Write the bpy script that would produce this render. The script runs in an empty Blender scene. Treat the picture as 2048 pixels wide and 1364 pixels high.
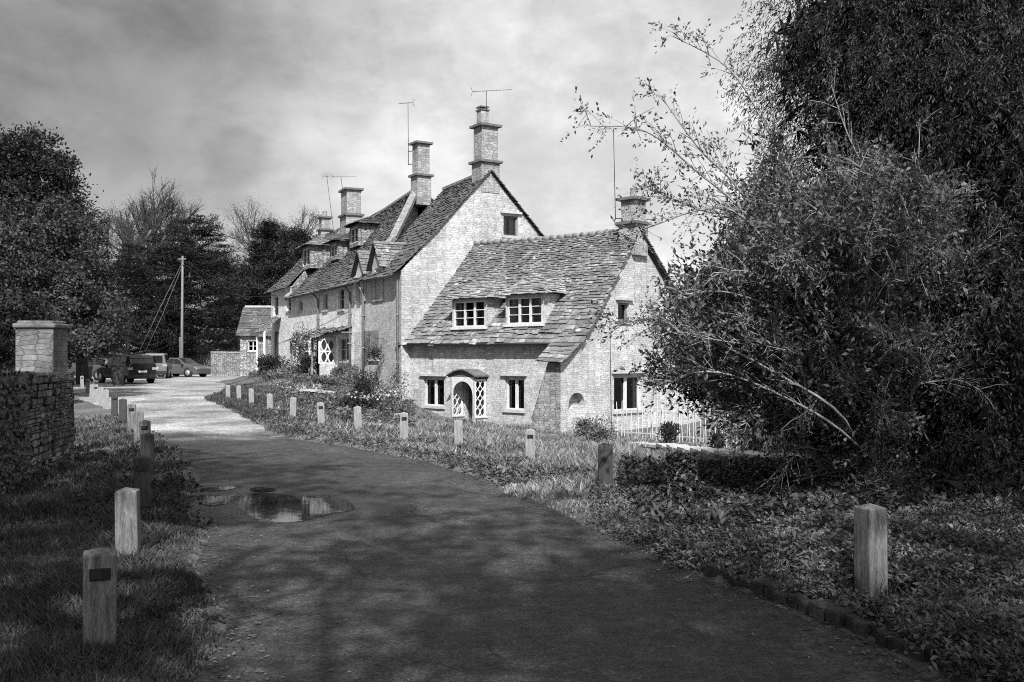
import bpy, math, random
import numpy as np
from mathutils import Vector, Matrix
from mathutils.geometry import tessellate_polygon
R = math.radians
rng = np.random.default_rng(7)
random.seed(7)
S = bpy.context.scene
COL = S.collection

# ------------------------------------------------------------------ camera
F = 1991.0      # focal length in photo pixels (2048 wide)
H = 1.6         # eye height above the road
HV = 712.0      # horizon row
cam = bpy.data.cameras.new('camera'); camo = bpy.data.objects.new('camera', cam); COL.objects.link(camo)
camo.location = (0, 0, H); camo.rotation_euler = (R(90), 0, 0)
cam.sensor_width = 36; cam.lens = 36 * F / 2048; cam.shift_y = (HV - 682) / 2048
cam.clip_start = .1; cam.clip_end = 3000
S.camera = camo

# ------------------------------------------------------------------ light
SUN_EL = 44.0
SX, SY = .04, -.999
sun = bpy.data.lights.new('sun', 'SUN'); suno = bpy.data.objects.new('sun', sun); COL.objects.link(suno)
sun.energy = 5.0; sun.angle = R(.5); sun.color = (1, 1, 1)
sd = Vector((SX * math.cos(R(SUN_EL)), SY * math.cos(R(SUN_EL)), math.sin(R(SUN_EL))))
suno.rotation_euler = sd.to_track_quat('Z', 'Y').to_euler(); suno.location = (20, -60, 60)
w = bpy.data.worlds.new('World'); S.world = w; w.use_nodes = True
nt = w.node_tree; nt.nodes.clear()
def N(nt, t, **k):
    n = nt.nodes.new(t)
    for a, b in k.items(): setattr(n, a, b)
    return n
def mth(nt, op, a, b=None, c=None, clamp=False):
    n = nt.nodes.new('ShaderNodeMath'); n.operation = op; n.use_clamp = clamp
    for i, v in enumerate((a, b, c)):
        if v is None: continue
        if isinstance(v, (int, float)): n.inputs[i].default_value = v
        else: nt.links.new(v, n.inputs[i])
    return n.outputs[0]
def mrange(nt, v, a, b, c, d, smooth=False):
    n = nt.nodes.new('ShaderNodeMapRange')
    if smooth: n.interpolation_type = 'SMOOTHSTEP'
    nt.links.new(v, n.inputs[0])
    for i, x in enumerate((a, b, c, d)): n.inputs[i + 1].default_value = x
    return n.outputs[0]
def noise(nt, vec, scale, detail=4, rough=.55, dist=0):
    n = nt.nodes.new('ShaderNodeTexNoise'); n.inputs['Scale'].default_value = scale
    n.inputs['Detail'].default_value = detail; n.inputs['Roughness'].default_value = rough
    n.inputs['Distortion'].default_value = dist
    if vec is not None: nt.links.new(vec, n.inputs['Vector'])
    return n.outputs['Fac']
def mapping(nt, vec, scale=(1, 1, 1), rot=(0, 0, 0), loc=(0, 0, 0)):
    n = nt.nodes.new('ShaderNodeMapping'); nt.links.new(vec, n.inputs[0])
    n.inputs['Scale'].default_value = scale; n.inputs['Rotation'].default_value = rot; n.inputs['Location'].default_value = loc
    return n.outputs[0]
sky = N(nt, 'ShaderNodeTexSky'); sky.sky_type = 'NISHITA'; sky.sun_disc = False
sky.sun_elevation = R(SUN_EL); sky.sun_rotation = math.atan2(SX, SY)
sky.dust_density = 3
bw = N(nt, 'ShaderNodeRGBToBW'); nt.links.new(sky.outputs[0], bw.inputs[0])
tc = N(nt, 'ShaderNodeTexCoord'); sv = tc.outputs['Generated']
c1 = noise(nt, mapping(nt, sv, (1, 1, 1.7)), 2.4, 4, .5, .2)
c2 = noise(nt, mapping(nt, sv, (1, 1, 1.8), loc=(3.1, 0, 1)), 7, 5, .55, .2)
c3 = noise(nt, mapping(nt, sv, (1, 1, 1.5), loc=(1.7, 4, 0)), 19, 6, .65, .3)
cl = mth(nt, 'ADD', mth(nt, 'MULTIPLY', c1, .52), mth(nt, 'ADD', mth(nt, 'MULTIPLY', c2, .28), mth(nt, 'MULTIPLY', c3, .20)))
cl = mrange(nt, cl, .38, .62, .70, 1.28, True)
sep = N(nt, 'ShaderNodeSeparateXYZ'); nt.links.new(sv, sep.inputs[0])
grad = mrange(nt, sep.outputs[0], -.48, .28, .62, 1.38, True)           # cloud thicker on the left
def blob(px, py, rad, amt):
    d = Vector(((px - 1024) / F, 1, (HV - py) / F)).normalized()
    n = N(nt, 'ShaderNodeVectorMath', operation='DISTANCE'); nt.links.new(sv, n.inputs[0]); n.inputs[1].default_value = d
    dd = mth(nt, 'ADD', n.outputs['Value'], mth(nt, 'MULTIPLY', mth(nt, 'SUBTRACT', c2, .5), rad * 1.3))
    return mrange(nt, dd, rad * .55, rad * 1.25, amt, 1.0, True)
cl = mth(nt, 'MULTIPLY', cl, grad)
for b in ((472, 320, .032, .77), (430, 250, .06, 1.15), (700, 330, .10, 1.14), (330, 190, .12, .9), (60, 60, .26, .8), (560, 60, .13, .9), (1180, 10, .08, .84), (900, 230, .16, 1.16), (560, 200, .06, 1.12), (1150, 300, .2, 1.12), (130, 300, .05, 1.2)):
    cl = mth(nt, 'MULTIPLY', cl, blob(*b))
flat = mth(nt, 'ADD', mth(nt, 'MULTIPLY', bw.outputs[0], .35), 3.2)         # an overcast veil over the clear sky
skyv = mth(nt, 'MULTIPLY', flat, cl)
bg = N(nt, 'ShaderNodeBackground'); nt.links.new(skyv, bg.inputs['Color']); bg.inputs['Strength'].default_value = .088
wo = N(nt, 'ShaderNodeOutputWorld'); nt.links.new(bg.outputs[0], wo.inputs[0])
vs = S.view_settings; vs.view_transform = 'Standard'; vs.look = 'None'; vs.exposure = .7; vs.gamma = 1; vs.use_curve_mapping = False
S.cycles.max_bounces = 6; S.cycles.transparent_max_bounces = 8; S.cycles.use_denoising = False; S.cycles.filter_width = 1.05; S.cycles.sample_clamp_indirect = 3

# ------------------------------------------------------------------ materials (black and white film: everything grey)
def newmat(name):
    m = bpy.data.materials.new(name); m.use_nodes = True; t = m.node_tree
    return m, t, t.nodes['Principled BSDF'], t.nodes['Material Output']
def bump(t, bs, h, strength=.5, dist=.02):
    b = t.nodes.new('ShaderNodeBump'); b.inputs['Strength'].default_value = strength; b.inputs['Distance'].default_value = dist
    t.links.new(h, b.inputs['Height']); t.links.new(b.outputs[0], bs.inputs['Normal'])
def plain(name, base, rough=.8, var=.35, scale=6, stretch=(1, 1, 1), bmp=.3, bd=.01, rnd=0., metal=0, spec=.3, fine=8.):
    m, t, bs, o = newmat(name)
    tc = t.nodes.new('ShaderNodeTexCoord'); v = mapping(t, tc.outputs['Object'], stretch)
    n1 = noise(t, v, scale, 6, .6); n2 = noise(t, v, scale * fine, 4, .6)
    a = mrange(t, n1, .3, .7, 1 - var, 1 + var); b = mrange(t, n2, .3, .7, 1 - var * .6, 1 + var * .6)
    c = mth(t, 'MULTIPLY', mth(t, 'MULTIPLY', a, b), base)
    if rnd:
        at = t.nodes.new('ShaderNodeAttribute'); at.attribute_name = 'rnd'
        c = mth(t, 'MULTIPLY', c, mrange(t, at.outputs['Fac'], 0, 1, 1 - rnd, 1 + rnd))
    t.links.new(c, bs.inputs['Base Color']); bs.inputs['Roughness'].default_value = rough
    bs.inputs['Metallic'].default_value = metal; bs.inputs['Specular IOR Level'].default_value = spec
    if bmp: bump(t, bs, mth(t, 'ADD', n2, n1), bmp, bd)
    return m
def stone(name, base, bw_=.36, rh=.115, mortar=.012, mv=1.12, contrast=.28, stain=.22, sc=1., bd=.03):
    m, t, bs, o = newmat(name)
    uv = t.nodes.new('ShaderNodeUVMap'); uvv = uv.outputs[0]
    tc = t.nodes.new('ShaderNodeTexCoord'); ob = tc.outputs['Object']
    nn = t.nodes.new('ShaderNodeTexNoise'); t.links.new(uvv, nn.inputs['Vector']); nn.inputs['Scale'].default_value = 2.3; nn.inputs['Detail'].default_value = 3
    sub = N(t, 'ShaderNodeVectorMath', operation='SUBTRACT'); t.links.new(nn.outputs['Color'], sub.inputs[0]); sub.inputs[1].default_value = (.5, .5, .5)
    scl = N(t, 'ShaderNodeVectorMath', operation='MULTIPLY'); t.links.new(sub.outputs[0], scl.inputs[0]); scl.inputs[1].default_value = (.3, .11, 0)
    add = N(t, 'ShaderNodeVectorMath', operation='ADD'); t.links.new(uvv, add.inputs[0]); t.links.new(scl.outputs[0], add.inputs[1])
    vv = mapping(t, add.outputs[0], (1 / bw_, 1 / rh, 1))
    def vor(feat):
        n = t.nodes.new('ShaderNodeTexVoronoi'); n.voronoi_dimensions = '2D'; n.feature = feat; n.inputs['Scale'].default_value = 1; n.inputs['Randomness'].default_value = .5; t.links.new(vv, n.inputs['Vector']); return n
    vc = vor('F1'); ve = vor('DISTANCE_TO_EDGE'); gg = t.nodes.new('ShaderNodeRGBToBW'); t.links.new(vc.outputs['Color'], gg.inputs[0])
    joint = mth(t, 'MULTIPLY', mrange(t, ve.outputs['Distance'], .01, .01 + mortar * 8, 1, 0, True), mrange(t, noise(t, ob, 1.7, 4, .6), .35, .62, .55, 1))
    tone = mrange(t, gg.outputs[0], .15, .85, 1 - contrast, 1 + contrast)
    mixn = t.nodes.new('ShaderNodeMix'); t.links.new(joint, mixn.inputs[0]); t.links.new(tone, mixn.inputs[2]); mixn.inputs[3].default_value = mv * .62
    class _G: pass
    g = _G(); g.outputs = [mixn.outputs[0]]; b1 = _G(); b1.outputs = {'Fac': joint}
    n1 = noise(t, ob, .7, 5, .6); n2 = noise(t, ob, 11, 6, .7); n3 = noise(t, ob, 3.1, 4, .6)
    c = mth(t, 'MULTIPLY', g.outputs[0], mrange(t, n1, .3, .7, 1 - stain, 1 + stain * .6))
    c = mth(t, 'MULTIPLY', c, mrange(t, n2, .34, .66, .74, 1.24)); c = mth(t, 'MULTIPLY', c, mrange(t, n3, .3, .7, .84, 1.14))
    c = mth(t, 'MULTIPLY', c, base)
    t.links.new(c, bs.inputs['Base Color']); bs.inputs['Roughness'].default_value = .95; bs.inputs['Specular IOR Level'].default_value = .15
    hgt = mth(t, 'ADD', mth(t, 'MULTIPLY', b1.outputs['Fac'], -1.), mth(t, 'MULTIPLY', n2, .8))
    bump(t, bs, hgt, .65, bd)
    return m
def slate(name, base, lichen=.5):
    m, t, bs, o = newmat(name)
    tc = t.nodes.new('ShaderNodeTexCoord'); ob = tc.outputs['Object']
    at = t.nodes.new('ShaderNodeAttribute'); at.attribute_name = 'rnd'; rn = at.outputs['Fac']
    n1 = noise(t, ob, .9, 4, .6); n2 = noise(t, ob, 9, 6, .75); n3 = noise(t, ob, 3.3, 5, .7, .4)
    c = mrange(t, rn, 0, 1, .68, 1.25); c = mth(t, 'MULTIPLY', c, mrange(t, n1, .3, .7, .72, 1.3)); c = mth(t, 'MULTIPLY', c, mrange(t, n2, .3, .7, .6, 1.4))
    li = mth(t, 'MULTIPLY', mrange(t, n3, .52, .64, 0, 1), mrange(t, mth(t, 'FRACT', mth(t, 'MULTIPLY', rn, 7.31)), .4, .9, 0, 1))
    c = mth(t, 'MULTIPLY', c, base); c = mth(t, 'ADD', c, mth(t, 'MULTIPLY', li, lichen * .38))
    t.links.new(c, bs.inputs['Base Color']); bs.inputs['Roughness'].default_value = .9; bs.inputs['Specular IOR Level'].default_value = .2
    bump(t, bs, n2, .7, .02)
    return m
def leafm(name, base, rnd=.45, trans=.3, rough=.5, spec=.35, clump=.35, cs=1.2):
    m, t, bs, o = newmat(name)
    tc = t.nodes.new('ShaderNodeTexCoord'); n1 = noise(t, tc.outputs['Object'], cs, 3, .6)
    at = t.nodes.new('ShaderNodeAttribute'); at.attribute_name = 'rnd'
    c = mth(t, 'MULTIPLY', mrange(t, at.outputs['Fac'], 0, 1, 1 - rnd, 1 + rnd), mrange(t, n1, .35, .65, 1 - clump, 1 + clump))
    c = mth(t, 'MULTIPLY', c, base)
    t.links.new(c, bs.inputs['Base Color']); bs.inputs['Roughness'].default_value = rough; bs.inputs['Specular IOR Level'].default_value = spec
    tr = t.nodes.new('ShaderNodeBsdfTranslucent'); t.links.new(c, tr.inputs[0])
    mx = t.nodes.new('ShaderNodeMixShader'); mx.inputs[0].default_value = trans
    t.links.new(bs.outputs[0], mx.inputs[1]); t.links.new(tr.outputs[0], mx.inputs[2]); t.links.new(mx.outputs[0], o.inputs[0])
    return m
def glassm(name):
    m, t, bs, o = newmat(name)
    tr = t.nodes.new('ShaderNodeBsdfTransparent'); tr.inputs[0].default_value = (.55, .55, .55, 1)
    gl = t.nodes.new('ShaderNodeBsdfGlossy'); gl.inputs['Roughness'].default_value = .03
    fr = t.nodes.new('ShaderNodeFresnel'); fr.inputs[0].default_value = 1.5
    mx = t.nodes.new('ShaderNodeMixShader'); t.links.new(fr.outputs[0], mx.inputs[0]); t.links.new(tr.outputs[0], mx.inputs[1]); t.links.new(gl.outputs[0], mx.inputs[2])
    t.links.new(mx.outputs[0], o.inputs[0]); return m
M = {}
M['wall'] = stone('cotswold_stone', .44, .38, .07, .008, mv=1.08, contrast=.14)
M['wall_tall'] = stone('cotswold_stone_weathered', .44, .36, .072, .008, mv=1.1, contrast=.14, stain=.26)
M['wall_row'] = stone('lime_washed_stone', .7, .26, .1, .012, mv=1.4, contrast=.16)
M['wall_dark'] = stone('dark_rubble', .26, .25, .085, .012, mv=.9, contrast=.3)  # darker rubble tone for the corner pier
M['chim'] = stone('chimney_stone', .28, .24, .12, contrast=.22)
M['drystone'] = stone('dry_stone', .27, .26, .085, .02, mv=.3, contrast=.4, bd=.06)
M['drydark'] = stone('dark_dry_stone', .17, .28, .09, .02, mv=.22, contrast=.5, bd=.07)  # darker dry stone with strongly varied stones
M['dress'] = plain('dressed_stone', .38, .9, .22, 5, bmp=.3)
M['cap'] = plain('weathered_cap_stone', .11, .95, .4, 8, bmp=.4)
M['slate'] = slate('stone_slate', .15, .75)
M['slate_lit_tone'] = slate('lit_tone_stone_slate', .24, .6)  # lighter copy for dormer roofs, brighter light on their hips put into the colour
M['slate_dark'] = slate('dark_stone_slate', .09, .3)
M['under'] = plain('roof_felt', .04, .95, .2, 5)
M['ridge'] = plain('ridge_stone', .2, .95, .4, 5, bmp=.5, bd=.03)
M['paint'] = plain('white_paint', .52, .6, .2, 10, bmp=.1)
M['black'] = plain('black_iron', .02, .5, .2, 10, bmp=0)
M['grey_pipe'] = plain('grey_pipe', .16, .6, .2, 10, bmp=0)
M['dark_in'] = plain('dark_interior', .03, .9, .2, 3, bmp=0)
M['curtain'] = plain('curtain_cloth', .5, .9, .15, 3, (6, 6, 1), bmp=.3)
M['door'] = plain('dark_door_paint', .05, .5, .2, 5, bmp=.1)
M['glass'] = glassm('window_glass')
M['wood'] = plain('weathered_oak', .12, .85, .6, 9, (3, 3, .35), bmp=.5, bd=.006)
M['wood_dark'] = plain('dark_oak', .04, .85, .45, 9, (3, 3, .35), bmp=.5, bd=.006)  # darkest of the three oak tones
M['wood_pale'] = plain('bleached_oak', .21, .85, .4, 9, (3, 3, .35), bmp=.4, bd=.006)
M['pole'] = plain('pole_wood', .16, .85, .3, 6, (3, 3, .2), bmp=.2)
M['plate'] = plain('dark_reflector', .012, .35, .2, 20, bmp=0)
M['lens'] = plain('reflector_lens', .03, .2, .1, 20, bmp=0)
M['bark'] = plain('bark', .05, .95, .4, 7, (1, 1, .3), bmp=.7, bd=.03)
M['bark_mid'] = plain('grey_bark', .17, .9, .4, 9, bmp=.3)
M['bark_pale'] = plain('pale_bark', .22, .9, .3, 9, bmp=.3)
M['yew'] = leafm('yew_needles', .02, .9, .15, .55, .3)
M['yew_far'] = leafm('conifer_needles', .017, .5, .1, .7, .2)
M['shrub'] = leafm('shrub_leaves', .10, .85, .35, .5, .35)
M['broad'] = leafm('broad_leaves', .044, .5, .25, .55, .3)
M['broad2'] = leafm('dark_broad_leaves', .018, .5, .2, .6, .3)
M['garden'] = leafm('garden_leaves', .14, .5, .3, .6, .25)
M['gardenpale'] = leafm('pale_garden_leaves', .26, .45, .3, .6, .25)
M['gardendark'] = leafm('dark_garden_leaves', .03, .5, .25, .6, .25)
M['petal'] = leafm('pale_petals', .4, .2, .3, .7, .2)
M['ivy'] = leafm('ivy_leaves', .026, .6, .12, .4, .5)
M['bank'] = leafm('bank_leaves', .055, .7, .2, .5, .35)
M['weeds'] = leafm('weed_leaves', .10, .8, .3, .5, .35, .45, 2.)
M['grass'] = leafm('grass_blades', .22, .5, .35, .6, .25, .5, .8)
M['grassl'] = leafm('dark_shade_toned_grass', .065, .5, .35, .6, .25, .5, .8)  # darker copy of the grass: shade put into the colour, plus darker growth
M['tyre'] = plain('tyre', .02, .9, .1, 5, bmp=0)
M['rim'] = plain('alloy', .45, .35, .05, 5, bmp=0, metal=.6)
M['carglass'] = plain('car_glass', .015, .06, .05, 2, bmp=0, spec=.6)
M['lampglass'] = plain('lamp_glass', .3, .15, .05, 2, bmp=0, spec=.6)
def ground_mat():
    m, t, bs, o = newmat('verge_soil')
    tc = t.nodes.new('ShaderNodeTexCoord'); ob = tc.outputs['Object']
    n1 = noise(t, ob, .5, 5, .6); n2 = noise(t, ob, 9, 6, .7); n3 = noise(t, ob, 40, 3, .6)
    c = mth(t, 'MULTIPLY', mrange(t, n1, .3, .7, .05, .13), mrange(t, n2, .3, .7, .5, 1.5)); c = mth(t, 'MULTIPLY', c, mrange(t, n3, .3, .7, .7, 1.3))
    t.links.new(c, bs.inputs['Base Color']); bs.inputs['Roughness'].default_value = .95
    bump(t, bs, n2, .8, .06); return m
M['ground'] = ground_mat()
def road_mat():
    m, t, bs, o = newmat('worn_asphalt')
    tc = t.nodes.new('ShaderNodeTexCoord'); ob = tc.outputs['Object']
    sp = N(t, 'ShaderNodeSeparateXYZ'); t.links.new(ob, sp.inputs[0])
    n1 = noise(t, mapping(t, ob, (.5, .35, 1)), 1.1, 5, .6, .4); n2 = noise(t, ob, 7, 6, .7); n3 = noise(t, ob, 42, 6, .85)
    vo = t.nodes.new('ShaderNodeTexVoronoi'); t.links.new(ob, vo.inputs['Vector']); vo.inputs['Scale'].default_value = 85
    # loose pale grit on the open yard, dark tarmac on the lane
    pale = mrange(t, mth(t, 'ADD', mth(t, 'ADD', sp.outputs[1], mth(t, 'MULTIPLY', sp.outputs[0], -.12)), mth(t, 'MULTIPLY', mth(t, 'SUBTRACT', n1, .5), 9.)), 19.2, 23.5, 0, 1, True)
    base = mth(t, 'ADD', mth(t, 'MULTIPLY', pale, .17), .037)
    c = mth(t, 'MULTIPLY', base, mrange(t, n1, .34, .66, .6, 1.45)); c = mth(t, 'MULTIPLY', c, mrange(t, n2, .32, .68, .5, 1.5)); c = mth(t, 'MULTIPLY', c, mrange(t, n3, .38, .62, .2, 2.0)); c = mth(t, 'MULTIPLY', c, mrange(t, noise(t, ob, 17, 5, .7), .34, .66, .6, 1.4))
    cr = t.nodes.new('ShaderNodeTexVoronoi'); cr.feature = 'DISTANCE_TO_EDGE'; cr.inputs['Scale'].default_value = .42
    wv = t.nodes.new('ShaderNodeTexNoise'); wv.inputs['Scale'].default_value = 1.6; wv.inputs['Detail'].default_value = 5; t.links.new(ob, wv.inputs['Vector'])
    va = N(t, 'ShaderNodeVectorMath', operation='ADD'); t.links.new(ob, va.inputs[0]); t.links.new(wv.outputs['Color'], va.inputs[1]); t.links.new(va.outputs[0], cr.inputs['Vector'])
    ck = mth(t, 'MULTIPLY', mrange(t, cr.outputs['Distance'], .002, .009, .75, 0), mrange(t, n1, .48, .58, 0, 1)); c = mth(t, 'MULTIPLY', c, mth(t, 'SUBTRACT', 1, ck))
    pt = t.nodes.new('ShaderNodeTexVoronoi'); pt.inputs['Scale'].default_value = .3; t.links.new(va.outputs[0], pt.inputs['Vector']); pg = t.nodes.new('ShaderNodeRGBToBW'); t.links.new(pt.outputs['Color'], pg.inputs[0])
    c = mth(t, 'MULTIPLY', c, mrange(t, pg.outputs[0], .2, .8, .82, 1.2))
    sp2 = mrange(t, vo.outputs['Distance'], .12, .28, 3.2, 1.0); c = mth(t, 'MULTIPLY', c, sp2)
    t.links.new(c, bs.inputs['Base Color'])
    def wet(cx, cy, rx, ry):
        v = mapping(t, ob, (1 / rx, 1 / ry, 0), loc=(-cx / rx, -cy / ry, 0)); ln = N(t, 'ShaderNodeVectorMath', operation='LENGTH'); t.links.new(v, ln.inputs[0])
        return mrange(t, mth(t, 'ADD', ln.outputs['Value'], mth(t, 'MULTIPLY', mth(t, 'SUBTRACT', n2, .5), .9)), .75, 1.25, 1, 0, True)
    wt = mth(t, 'MAXIMUM', wet(-2.25, 10.6, 1.1, .85), mth(t, 'MAXIMUM', wet(-3.2, 11.3, .6, .8), wet(-.5, 10.9, 1.5, .35)))
    cd = mth(t, 'MULTIPLY', c, mrange(t, wt, 0, 1, 1, .8)); t.links.new(cd, bs.inputs['Base Color'])
    t.links.new(mth(t, 'SUBTRACT', mrange(t, n1, .35, .65, .62, .92), mth(t, 'MULTIPLY', wt, .38)), bs.inputs['Roughness']); bs.inputs['Specular IOR Level'].default_value = .35
    bump(t, bs, mth(t, 'ADD', mth(t, 'MULTIPLY', n3, .5), mth(t, 'MULTIPLY', n2, .6)), .9, .03); return m
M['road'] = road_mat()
def water_mat():
    m, t, bs, o = newmat('puddle_water')
    bs.inputs['Base Color'].default_value = (.03, .03, .03, 1); bs.inputs['Roughness'].default_value = .03
    bs.inputs['Specular IOR Level'].default_value = 1.; bs.inputs['IOR'].default_value = 2.2
    tc = t.nodes.new('ShaderNodeTexCoord'); bump(t, bs, noise(t, tc.outputs['Object'], 5, 2), .03, .01)
    at = t.nodes.new('ShaderNodeAttribute'); at.attribute_name = 'depth'; tr = t.nodes.new('ShaderNodeBsdfTransparent'); mx = t.nodes.new('ShaderNodeMixShader')
    n = noise(t, tc.outputs['Object'], 9, 6, .7)
    t.links.new(mrange(t, mth(t, 'ADD', at.outputs['Fac'], mth(t, 'MULTIPLY', mth(t, 'SUBTRACT', n, .5), .7)), .12, .4, 0, 1, True), mx.inputs[0])
    t.links.new(tr.outputs[0], mx.inputs[1]); t.links.new(bs.outputs[0], mx.inputs[2]); t.links.new(mx.outputs[0], o.inputs[0]); return m
M['water'] = water_mat()

# ------------------------------------------------------------------ helpers
def tag(o, label=None, cat=None, group=None, kind=None):
    if label: o['label'] = label
    if cat: o['category'] = cat
    if group: o['group'] = group
    if kind: o['kind'] = kind
    return o
def empty(name, loc, label, cat, group=None, rz=0):
    o = bpy.data.objects.new(name, None); COL.objects.link(o); o.location = loc; o.rotation_euler = (0, 0, rz)
    o.empty_display_size = .3
    return tag(o, label, cat, group)
def setparent(o, parent, world):
    if parent is None: return
    o.parent = parent
    if world and parent.parent is None and parent.type == 'EMPTY':
        o.matrix_parent_inverse = Matrix.Translation(-Vector(parent.location))
class MB:
    def __init__(s): s.v = []; s.f = []; s.r = []; s.sm = []
    def add(s, vs, fs, r=None, smooth=False):
        o = len(s.v); s.v += [tuple(map(float, x)) for x in vs]
        r = random.random() if r is None else r
        for f in fs: s.f.append([i + o for i in f]); s.r.append(r); s.sm.append(smooth)
        return s
    def box(s, c, size, ax=(1, 0), r=None, tilt=0):
        """c centre, size (along ax, across, height); ax unit plan direction"""
        a = Vector((ax[0], ax[1], 0)).normalized(); b = Vector((-a.y, a.x, 0)); z = Vector((0, 0, 1)); c = Vector(c)
        P = [c + a * (i * size[0] / 2) + b * (j * size[1] / 2) + z * (k * size[2] / 2) for k in (-1, 1) for j in (-1, 1) for i in (-1, 1)]
        return s.add(P, [(0, 2, 3, 1), (4, 5, 7, 6), (0, 1, 5, 4), (2, 6, 7, 3), (0, 4, 6, 2), (1, 3, 7, 5)], r)
    def bar(s, p, q, w, h=None, up=(0, 0, 1), r=None):
        p = Vector(p); q = Vector(q); d = (q - p).normalized(); u = Vector(up)
        if abs(d.dot(u)) > .95: u = Vector((1, 0, 0))
        a = d.cross(u).normalized(); b = a.cross(d); h = h or w
        P = [x + a * (i * w / 2) + b * (j * h / 2) for x in (p, q) for j in (-1, 1) for i in (-1, 1)]
        return s.add(P, [(0, 1, 3, 2), (4, 6, 7, 5), (0, 4, 5, 1), (2, 3, 7, 6), (0, 2, 6, 4), (1, 5, 7, 3)], r)
    def tube(s, path, rad, n=6, r=None, cap=True):
        path = [Vector(p) for p in path]; m = len(path)
        if isinstance(rad, (int, float)): rad = [rad] * m
        vs = []; up = Vector((.13, .21, .97)); prev = None
        for i, p in enumerate(path):
            d = (path[min(i + 1, m - 1)] - path[max(i - 1, 0)])
            d = d.normalized() if d.length > 1e-9 else Vector((0, 0, 1))
            a = d.cross(up if prev is None else prev.cross(d) if prev.cross(d).length > .05 else up)
            if a.length < .05: a = d.cross(Vector((1, 0, 0)))
            a.normalize(); b = d.cross(a); prev = a
            for k in range(n):
                t = 2 * math.pi * k / n; vs.append(p + (a * math.cos(t) + b * math.sin(t)) * rad[i])
        fs = [(i * n + k, i * n + (k + 1) % n, (i + 1) * n + (k + 1) % n, (i + 1) * n + k) for i in range(m - 1) for k in range(n)]
        if cap: fs += [tuple(range(n))[::-1], tuple((m - 1) * n + k for k in range(n))]
        return s.add(vs, fs, r, True)
    def quad(s, a, b, c, d, r=None): return s.add([a, b, c, d], [(0, 1, 2, 3)], r)
    def prism(s, poly, vec, r=None):
        n = len(poly); poly = [Vector(p) for p in poly]; vec = Vector(vec)
        return s.add(poly + [p + vec for p in poly], [tuple(range(n))[::-1], tuple(range(n, 2 * n))] + [(i, (i + 1) % n, (i + 1) % n + n, i + n) for i in range(n)], r)
    def build(s, name, mat, parent=None, world=True, label=None):
        me = bpy.data.meshes.new(name); me.from_pydata(s.v, [], s.f); me.update()
        at = me.attributes.new('rnd', 'FLOAT', 'FACE'); at.data.foreach_set('value', s.r)
        me.polygons.foreach_set('use_smooth', s.sm)
        uv = me.uv_layers.new(name='UVMap')
        for p in me.polygons:
            n = p.normal
            if abs(n.z) > .95: U = Vector((1, 0, 0)); V = Vector((0, 1, 0))
            else: U = Vector((-n.y, n.x, 0)).normalized(); V = n.cross(U); V = V if V.z > 0 else -V
            for li in p.loop_indices:
                co = me.vertices[me.loops[li].vertex_index].co; uv.data[li].uv = (co.dot(U), co.dot(V))
        me.materials.append(mat)
        o = bpy.data.objects.new(name, me); COL.objects.link(o); setparent(o, parent, world)
        if label: o['label'] = label
        return o
def npmesh(name, V, Fc, mat, rnd, parent=None, world=True, nf=4):
    me = bpy.data.meshes.new(name); nv = len(V); n = len(Fc)
    me.vertices.add(nv); me.vertices.foreach_set('co', np.asarray(V, dtype=np.float32).ravel())
    me.loops.add(n * nf); me.loops.foreach_set('vertex_index', np.asarray(Fc, dtype=np.int32).ravel())
    me.polygons.add(n); me.polygons.foreach_set('loop_start', np.arange(n, dtype=np.int32) * nf)
    me.polygons.foreach_set('loop_total', np.full(n, nf, dtype=np.int32))
    me.update(calc_edges=True)
    at = me.attributes.new('rnd', 'FLOAT', 'FACE'); at.data.foreach_set('value', np.asarray(rnd, dtype=np.float32))
    me.materials.append(mat); o = bpy.data.objects.new(name, me); COL.objects.link(o); setparent(o, parent, world); return o
def unit(a): return a / (np.linalg.norm(a, axis=-1, keepdims=True) + 1e-9)
def leaves(name, C, A, L, Wd, mat, parent=None, world=True, nrm=None, rnd=None, fold=.12):
    """C centres, A axis directions, L and Wd lengths and widths: one folded rhombus each"""
    n = len(C); A = unit(A); L = np.broadcast_to(L, (n,))[:, None]; Wd = np.broadcast_to(Wd, (n,))[:, None]
    Rn = rng.normal(size=(n, 3)) if nrm is None else nrm + rng.normal(size=(n, 3)) * .35
    B = unit(np.cross(A, Rn)); Nn = np.cross(B, A)
    V = np.stack([C, C + A * L * .45 + B * Wd * .5 + Nn * L * fold, C + A * L, C + A * L * .45 - B * Wd * .5 + Nn * L * fold], 1).reshape(-1, 3)
    Fc = np.arange(4 * n).reshape(n, 4)
    return npmesh(name, V, Fc, mat, rng.random(n) if rnd is None else rnd, parent, world)
def wpt(u, v, Y): return Vector(((u - 1024) / F * Y, Y, H + (HV - v) / F * Y))
def zat(v, Y): return H + (HV - v) / F * Y

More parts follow.
